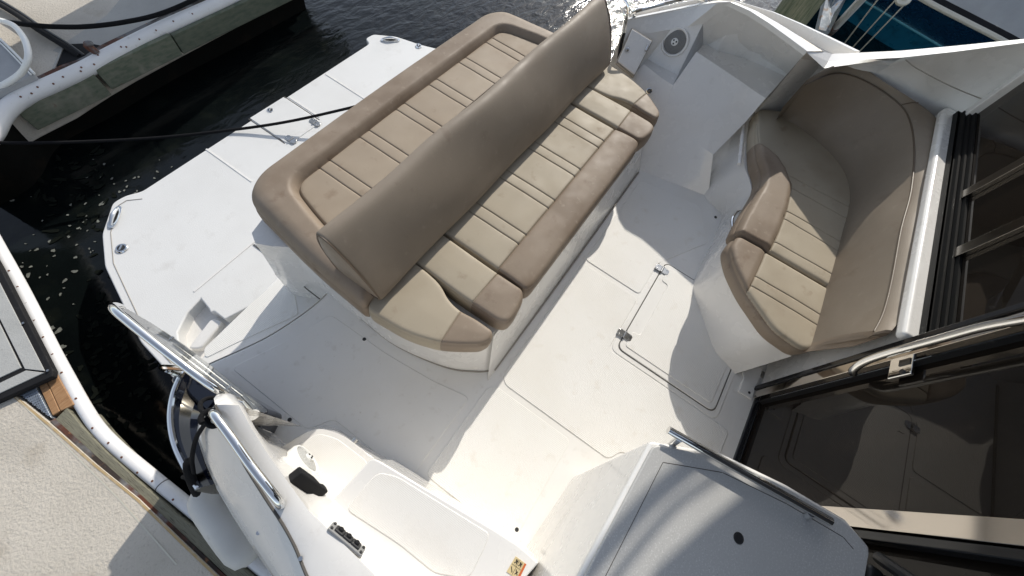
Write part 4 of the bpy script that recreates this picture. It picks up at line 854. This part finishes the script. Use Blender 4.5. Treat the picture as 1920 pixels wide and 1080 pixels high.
for q in ([(66, 718), (81, 710), (108, 770), (94, 779)], [(82, 710), (101, 698), (135, 758), (109, 770)]):
    MB().prism(xy(PP(q, ZD)), ZD-.15, ZD-.012).build('plank', 'wood_orange', dock, bevel=.004)
o = MB().prism(xy(PP([(28, 733), (61, 718), (95, 784)], ZD)), ZD-.05, ZD-.006).build('tread_plate', 'diamond_plate', dock, bevel=.002)
m = MB(); A_, B_, C_ = [P(a, b, ZD) for a, b in ((28, 733), (61, 718), (95, 784))]
for i in range(16):
    for j in range(16-i):
        if i+j < 15 and (i or j):
            c = A_+(B_-A_)*((i+.5)/16)+(C_-A_)*((j+.5)/16); m.box((c.x, c.y, ZD-.0055), (.011, .0035, .003), .78 if (i+j) % 2 else -.78)
m.build('tread_bars', 'diamond_plate', o, smooth=False)
rp = PP([(-75, 330), (-40, 395), (0, 468), (44, 548), (103, 664), (130, 714), (156, 761), (184, 803), (220, 840), (280, 890), (360, 955), (447, 1028), (520, 1088), (570, 1130)], ZD-.045); rp.append(rp[-1]+Vector((-.01, -2.6, 0)))
m = MB(); m.tube(rp, .031, 18, sub=8); rr_ = m.build('rub_rail', 'rub_rail', dock, ang=60)
rs = spline(rp, 12)
for pxy in ((11, 505), (27, 535), (42, 565), (58, 598), (75, 630), (92, 662), (110, 697), (137, 746), (168, 802), (198, 830), (223, 857), (252, 886), (281, 902), (320, 937), (358, 968), (391, 994), (421, 1021)):
    v = P(*pxy, ZD+.003); c = min(rs, key=lambda a: (a.x-v.x)**2+(a.y-v.y)**2); d = Vector((v.x-c.x, v.y-c.y, 0)); d = d*min(1, .022/max(d.length, 1e-4)); z_ = c.z+math.sqrt(max(0, .031**2-d.length**2))
    nn = (Vector((c.x+d.x, c.y+d.y, z_))-c).normalized(); m = MB(); m.cyl(c+nn*.027, c+nn*.0335, .0055, .005, n=10); m.build('screw', 'rust_spot', rr_)
c = rs[min(range(len(rs)), key=lambda i: (rs[i]-P(300, 910, ZD-.045)).length)]; i0 = rs.index(c); d = (rs[i0+1]-rs[i0-1]).normalized()
m = MB(); m.cyl(c-d*.002, c+d*.002, .0322, n=28); m.build('rail_joint', 'dark_seam', rr_)
# dark timber skirt under the rail
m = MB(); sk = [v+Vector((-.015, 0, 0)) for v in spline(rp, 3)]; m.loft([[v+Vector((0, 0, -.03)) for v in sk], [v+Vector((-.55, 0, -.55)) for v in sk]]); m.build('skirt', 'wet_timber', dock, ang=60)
# grey landing mat with black edging
ZM = ZD+.035
mat_q = [(-160, 590), (-60, 380), (0, 505), (98, 694), (97, 704), (0, 748), (-90, 790)]
lm = thing('landing_step', P(20, 640, ZD)[:], 'low grey landing step with black rubber edging on the dock', 'step')
MB().prism(xy(PP([(-170, 600), (-80, 380), (-45, 420), (0, 500), (99, 694), (98, 706), (0, 750), (-90, 790)], ZM)), ZD, ZM).build('edging', 'black_rubber', lm, bevel=.006)
MB().prism(xy(PP([(-60, 468), (-28, 480), (-5, 520), (85, 696), (48, 692), (0, 596)], ZM)), ZM-.01, ZM+.005).build('frame_panel', 'pad_grey', lm, bevel=.002)
MB().prism(xy(PP([(84, 699), (50, 695), (0, 719), (-70, 752), (-70, 772), (0, 738)], ZM)), ZM-.01, ZM+.0055).build('frame_panel', 'pad_grey', lm, bevel=.002)
MB().prism(xy(PP([(41, 690), (0, 606), (-60, 500), (-110, 600), (-70, 740), (0, 709)], ZM)), ZM-.01, ZM+.0055).build('tread_panel', 'pad_grey', lm, bevel=.002)
for pxy in ((44, 606), (90, 695)):
    v = P(*pxy, ZM+.006); m = MB(); m.cyl(v, v+Vector((0, 0, .004)), .006, n=10); m.build('screw', 'rivet', lm)

# ------------------------------------------------------------------ finger dock across the slip
fd = thing('finger_dock', P(150, 60, ZD)[:], 'concrete finger dock across the slip with rusty steel edge and mouldy boards', 'dock')
fe = [(-60, 225), (0, 195), (80, 158), (150, 117), (205, 88), (300, 42), (420, -15), (560, -80)]
f_ = xy(PP(fe, ZD)); MB().prism(f_+[(4.4, 8.5), (-1.5, 8.5)], ZD-.3, ZD).build('deck_slab', 'concrete', fd, bevel=.01)
MB().prism(xy(PP([(100, 95), (150, 117), (205, 88), (300, 42), (420, -15), (300, -90), (200, 30)], ZD))[::-1], ZD-.01, ZD+.003).build('smooth_patch', 'concrete_smooth', fd, smooth=False)
fa = [v+Vector((0, .045 if i < 3 else .01, 0)) for i, v in enumerate(PP(fe, ZD+.004))]; m = MB(); m.loft([[v+Vector((0, .05, 0)) for v in fa], [v+Vector((0, -.035, .002)) for v in fa], [v+Vector((0, -.04, -.05)) for v in fa]]); m.build('steel_angle', 'rusty_steel', fd, ang=30)
fr = PP([(-120, 320), (-50, 285), (-16, 252), (2, 220), (25, 196), (55, 178), (100, 158), (160, 130), (215, 100), (300, 57), (400, 12), (450, -12), (560, -65)], ZD-.03)
m = MB(); m.tube(fr, .055, 16, sub=8); fr_o = m.build('rub_rail', 'rub_rail', fd, ang=60)
fs = spline(fr, 12)
for x, y in ((38, 181), (71, 164), (118, 144), (153, 127), (186, 106), (227, 88), (260, 72), (292, 56), (325, 40), (360, 25), (78, 187), (115, 170), (167, 144), (192, 127), (254, 97), (430, -4)):
    v = P(x, y, ZD+.01); c = min(fs, key=lambda a: (a-v).length); d = Vector((v.x-c.x, v.y-c.y, 0)); d = d*min(1, .046/max(d.length, 1e-4)); nn = Vector((d.x, d.y, math.sqrt(max(0, .055**2-d.length**2)))).normalized()
    m = MB(); m.cyl(c+nn*.051, c+nn*.0575, .0075, .006, n=8); m.build('screw', 'rust_spot', fr_o)
def board(px0, px1, z0, z1, mt='wood_mould', th=.04, dz=0):
    a, b = P(*px0, ZD-.08), P(*px1, ZD-.08); d = (b-a).normalized(); n = Vector((-d.y, d.x, 0)); n = n if n.y > 0 else -n
    m = MB(); m.prism([(a+n*.02).xy[:], (b+n*.02).xy[:], (b+n*(.02+th)).xy[:], (a+n*(.02+th)).xy[:]], z0, z1); return m.build('fascia_board', mt, fd, bevel=.006)
board((38, 216), (185, 148), -.58, -.38); board((192, 145), (330, 79), -.55, -.38); board((332, 78), (620, -60), -.55, -.39, 'wood_mould2')
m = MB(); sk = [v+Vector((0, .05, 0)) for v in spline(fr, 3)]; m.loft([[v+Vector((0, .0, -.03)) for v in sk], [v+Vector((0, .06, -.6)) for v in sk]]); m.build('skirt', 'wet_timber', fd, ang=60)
# flat black sheet painting the recess dark, its edge, and rusted cleat horn
MB().prism(xy(PP([(101, 127), (120, 84), (168, 82), (188, 86), (150, 112)], ZD)), ZD-.004, ZD+.0045).build('recess', 'black_rubber', fd, smooth=False)
m = MB(); q = PP([(98, 130), (118, 86), (122, 84), (103, 128)], ZD+.006); m.prism(xy(q), ZD, ZD+.01); m.build('recess_edge', 'concrete_smooth', fd)
m = MB(); v = P(183, 100, ZD+.02); m.tube([v, v+Vector((-.01, .03, .05)), P(172, 80, ZD+.09)], [.022, .03, .014], 8); m.build('cleat_horn', 'rusty_steel', fd)
def rope(name, pts, r, mt, lab, cat, group=None, sub=10):
    o = MB().tube(pts, r, 10, sub=sub).build(name, mt, ang=60)
    base = pts[0]; tag(o, lab, cat, group); return o
rope('power_cord', [P(-40, -14, ZD+.05), P(30, 27, ZD+.05), P(75, 58, ZD+.05), P(120, 86, ZD+.03), P(150, 106, ZD-.0)], .020, 'black_rubber', 'thick black power cord running down to the recess in the finger dock edge', 'cord')
rope('power_cord', [P(-40, -22, ZD+.04), P(35, 22, ZD+.04), P(80, 53, ZD+.04), P(126, 82, ZD+.03), P(158, 105, ZD-.0)], .013, 'black_plastic', 'thinner black cord lying along the upper side of the thick one on the finger dock', 'cord')
rope('dock_rope', [P(18, 42, ZD+.10), P(60, 47, ZD+.12), P(100, 50, ZD+.12), P(160, 50, ZD+.10), P(230, 42, ZD+.09), P(300, 26, ZD+.06), P(370, -4, ZD+.05), P(430, -40, ZD+.05)], .017, 'rope_black', 'black rope lying in a shallow curve across the finger dock edge', 'rope')
rope('white_hose', [P(-60, 26, ZD+.06), P(-20, 34, ZD+.08), P(10, 41, ZD+.12), P(28, 50, ZD+.2), P(45, 72, ZD+.25), P(53, 100, ZD+.25), P(48, 124, ZD+.2), P(34, 142, ZD+.12), P(0, 163, ZD+.06), P(-50, 190, ZD+.05)], .018, 'white_plastic', 'white hose bent in a loop at the corner of the finger dock', 'hose')
bx2 = thing('dock_box', P(0, 110, ZD)[:], 'grey-white dock box lid with bright edges at the finger dock corner', 'dock box')
MB().prism(xy(PP([(-80, 20), (0, 74), (62, 137), (0, 165), (-110, 215)], ZD+.07)), ZD, ZD+.06).build('lid', 'canvas_grey', bx2, bevel=.015)
q = PP([(-20, 60), (0, 73), (30, 102), (64, 138)], ZD+.068); MB().tube(q, .008, 8).build('lid_rim', 'white_plastic', bx2)
q = PP([(-20, 66), (0, 80), (28, 108), (58, 140)], ZD+.068); MB().tube(q, .005, 8).build('lid_rim', 'white_plastic', bx2)

# ------------------------------------------------------------------ mooring line, fender and its lanyard
rope('mooring_line', [P(720, 186, -.28), P(640, 206, -.355), P(540, 228, -.425), P(440, 243, -.478), P(300, 258, -.50), P(150, 266, -.47), P(20, 268, -.40), P(-60, 262, -.36)], .0105, 'rope_black', 'black mooring line stretched from the stern over the platform to the finger dock', 'rope')
fc = [P(392, 930, -.12), P(500, 1085, -.12)]
fn = thing('fender', (-.66, .70, -.3), 'scuffed white cylindrical fender squeezed between hull and dock rail', 'fender')
ax0, ax1 = P(374, 915, -.05), P(470, 1052, -.10); d = (ax1-ax0).normalized(); u = d.orthogonal().normalized(); w = d.cross(u); Lf = (ax1-ax0).length
m = MB(); rows = []
for tt_, r in ((-.02, .022), (0, .03), (.03, .044), (.08, .062), (.16, .071), (.3, .074), (.5, .075), (.7, .074), (.85, .071), (.92, .062), (.97, .055), (1., .03), (1.02, .022)):
    rows.append([ax0+d*(tt_*Lf)+(u*math.cos(2*math.pi*i/24)+w*math.sin(2*math.pi*i/24))*r for i in range(24)])
m.loft(rows, closed=True); m.f += [tuple(range(24))[::-1], tuple(range(12*24, 13*24))]; m.m += [0, 0]; m.build('fender_body', 'fender_vinyl', fn, ang=60)
m = MB(); m.cyl(ax0-d*.04, ax0+d*.01, .024, .03, n=14); m.build('fender_eye', 'fender_vinyl', fn)
k0 = P(388, 781, .66); rp_ = [ax0-d*.03, ax0-d*.05+Vector((0, .01, .06)), P(362, 893, .22), P(360, 860, .4), P(368, 822, .52), P(384, 795, .64), P(388, 785, .71)]
lan = thing('fender_lanyard', k0[:], 'black braided lanyard knotted round the grab rail and tied to the fender', 'rope')
MB().tube(rp_, .007, 8, sub=8).build('tail', 'rope_black', lan, ang=60)
m = MB(); c = P(391, 782, .735); m.tube([c+Vector((.020*math.cos(a), .022*math.sin(a), .010*math.sin(a*.5)+.0025*a-.05)) for a in np.linspace(0, 5*math.pi, 30)], .0075, 8, sub=2); m.build('knot', 'rope_black', lan, ang=60)
m = MB(); m.tube([P(392, 778, .71), P(378, 770, .69), P(376, 756, .66), P(386, 748, .63), P(402, 746, .61), P(424, 750, .60), P(444, 760, .58)], .0065, 8, sub=8); m.build('loop', 'rope_black', lan, ang=60)
m = MB(); m.tube([P(360, 862, .36), P(352, 868, .32), P(357, 893, .25), P(368, 925, .08), P(372, 918, .05)], [.008, .014, .018, .014, .008], 8, sub=6); m.build('wrap', 'rope_black', lan, ang=60)

# unseen box added on the finger dock to cast the shadow there
lk = thing('shadow_caster', (2.6, 4.4, ZD), 'tall white box, unseen, added to cast a shadow on the finger dock', 'shadow caster')
MB().prism([(2.15, 4.02), (3.1, 4.02), (3.1, 4.80), (2.15, 4.80)], ZD, ZD+1.35).build('caster_body', 'white_plastic', lk, bevel=.02)
MB().prism([(2.12, 3.99), (3.13, 3.99), (3.13, 4.83), (2.12, 4.83)], ZD+1.353, ZD+1.42).build('lid', 'white_plastic', lk, bevel=.02)

# ------------------------------------------------------------------ port side: piling, lift post, neighbour boat
pil = thing('piling', (5.8, -.12, ZW), 'weathered green-grey timber piling standing in the water on the port side', 'piling')
m = MB(); c = P(1498, 12, -.2); m.cyl((c.x, c.y, -3), (c.x+.05, c.y, .95), .21, .19, n=28); m.build('post', 'piling_wood', pil, ang=50)
lift = thing('lift_post', P(1555, 50, -.4)[:], 'galvanised lift bracket and white guide post beside the neighbour boat', 'boat lift')
a = P(1540, 42, -.5)
m = MB(); q = [P(1535, 55, -.55), P(1556, 60, -.55), P(1575, 10, -.3), P(1600, -30, -.3), P(1585, -35, -.3), P(1558, 15, -.5), P(1563, -10, -.4), P(1551, -12, -.4)]
k = len(q); m.add([v for v in q]+[v+Vector((0, 0, -.08)) for v in q], [tuple(range(k)), tuple(range(2*k-1, k-1, -1))]+[(i, (i+1) % k, k+(i+1) % k, k+i) for i in range(k)]); m.build('bracket', 'galvanised', lift, smooth=False)
m = MB(); m.tube([P(1566, 52, -.6), P(1592, 24, -.3), P(1622, -8, .0), P(1650, -40, .3)], .045, 10); m.build('guide_post', 'white_plastic', lift)
m = MB(); m.cyl(P(1558, 60, -.72), P(1566, 52, -.58), .05, n=12); m.build('guide_foot', 'rusty_steel', lift)
for (a, b), (c, d_) in (((1575, 92), (1662, -22)), ((1594, 94), (1697, -20)), ((1606, 102), (1722, -18))):
    m = MB(); m.tube([P(a, b, -.8), P(c, d_, .1)], .0075, 8, sub=0); m.build('cable', 'cream', lift)
v = P(1694, -1, .06); R, c = oriented(v, Vector((-.6, .2, 1))); vv, ff = disc_thing(R, c, [(.07, -.015), (.075, 0), (.07, .015), (.03, .018), (.028, .026)], 24); o = mesh_obj('pulley', vv, ff, 'cream', lift, ang=40)
vv, ff = disc_thing(R, c, [(.026, .02), (.02, .034)], 12); mesh_obj('pulley_hub', vv, ff, 'black_plastic', o)
nb = thing('neighbour_boat', P(1800, 20, -.8)[:], 'blue-hulled boat with a grey canvas cover moored beyond the port side', 'boat')

wb = PP([(1480, -30), (1560, 28), (1640, 80), (1720, 125), (1850, 200)], ZW-.05)
w0 = PP([(1540, -42), (1622, 2), (1700, 48), (1775, 92), (1900, 165)], -.50)
w1 = PP([(1660, -45), (1738, 2), (1815, 42), (1888, 80), (2010, 150)], -.02)
m = MB(); m.loft([wb, lerp(wb, w0, .5), w0]); m.build('hull_bottom', 'teal_hull', nb, ang=60)
m = MB(); m.loft([w0, lerp(w0, w1, .5), w1]); m.build('hull', 'blue_hull', nb, ang=60)
MB().tube([v+Vector((-.006, 0, 0)) for v in w0], .016, 8).build('boot_stripe', 'blue_stripe', nb)
MB().tube([v+Vector((-.01, 0, .0)) for v in w1], .028, 8).build('rub_rail', 'cream', nb)
w2 = [v+Vector((.10, 0, .05)) for v in w1]; w3 = [v+Vector((.35, .05, .42)) for v in w1]; w4 = [v+Vector((1.3, .2, .55)) for v in w1]; w5 = [v+Vector((3.2, .2, .55)) for v in w1]
m = MB(); m.loft([[v+Vector((.02, 0, 0)) for v in w1], w2]); m.build('deck', 'black_rubber', nb)
m = MB(); m.loft([spline(w2, 4), [v+Vector((0, 0, .02*math.sin(i*1.7))) for i, v in enumerate(spline(w3, 4))], [v+Vector((0, 0, .03*math.sin(i*1.1))) for i, v in enumerate(spline(w4, 4))], spline(w5, 4)]); m.build('canvas_cover', 'canvas_grey', nb, ang=60)
MB().tube([v+Vector((0, 0, .03)) for v in lerp(w3, w4, .35)], .02, 8).build('cover_bow', 'white_plastic', nb)

# ------------------------------------------------------------------ camera, light, render settings
cam = bpy.data.cameras.new('camera'); cam.sensor_width = 36; cam.lens = F/1920*36; cam.clip_start = .02; cam.clip_end = 500
co = bpy.data.objects.new('camera', cam); COL.objects.link(co); Rw = Matrix([list(RM[0]), list(-RM[1]), list(-RM[2])]).transposed()
co.matrix_world = Matrix.Translation((0, 0, H)) @ Rw.to_4x4(); sc.camera = co
w = bpy.data.worlds.new('World'); sc.world = w; w.use_nodes = True; nt = w.node_tree
sky = nt.nodes.new('ShaderNodeTexSky'); sky.sky_type = 'NISHITA'; sky.sun_disc = False
sky.sun_elevation = math.asin(SUN.z); sky.sun_rotation = math.atan2(SUN.x, SUN.y); sky.air_density = 1.; sky.dust_density = .6; sky.ozone_density = 1.
bg = nt.nodes['Background']; bg.inputs[1].default_value = .148
hs = nt.nodes.new('ShaderNodeHueSaturation'); hs.inputs['Saturation'].default_value = .58; nt.links.new(sky.outputs[0], hs.inputs['Color']); nt.links.new(hs.outputs[0], bg.inputs[0])
sun = bpy.data.lights.new('sun', 'SUN'); sun.energy = 3.2; sun.angle = math.radians(.53); sun.color = (1., .945, .85)
so = bpy.data.objects.new('sun', sun); COL.objects.link(so); so.rotation_euler = SUN.to_track_quat('Z', 'Y').to_euler(); so.location = (8, 3, 9)
vs = sc.view_settings; sc.display_settings.display_device = 'sRGB'; vs.view_transform = 'Standard'; vs.look = 'None'; vs.exposure = .28; vs.gamma = 1; vs.use_curve_mapping = False
sc.cycles.max_bounces = 10; sc.cycles.diffuse_bounces = 5; sc.cycles.glossy_bounces = 4; sc.cycles.transparent_max_bounces = 12
sc.cycles.caustics_reflective = False; sc.cycles.blur_glossy = .3; sc.cycles.sample_clamp_indirect = 8.; sc.cycles.caustics_refractive = False; sc.cycles.use_denoising = True
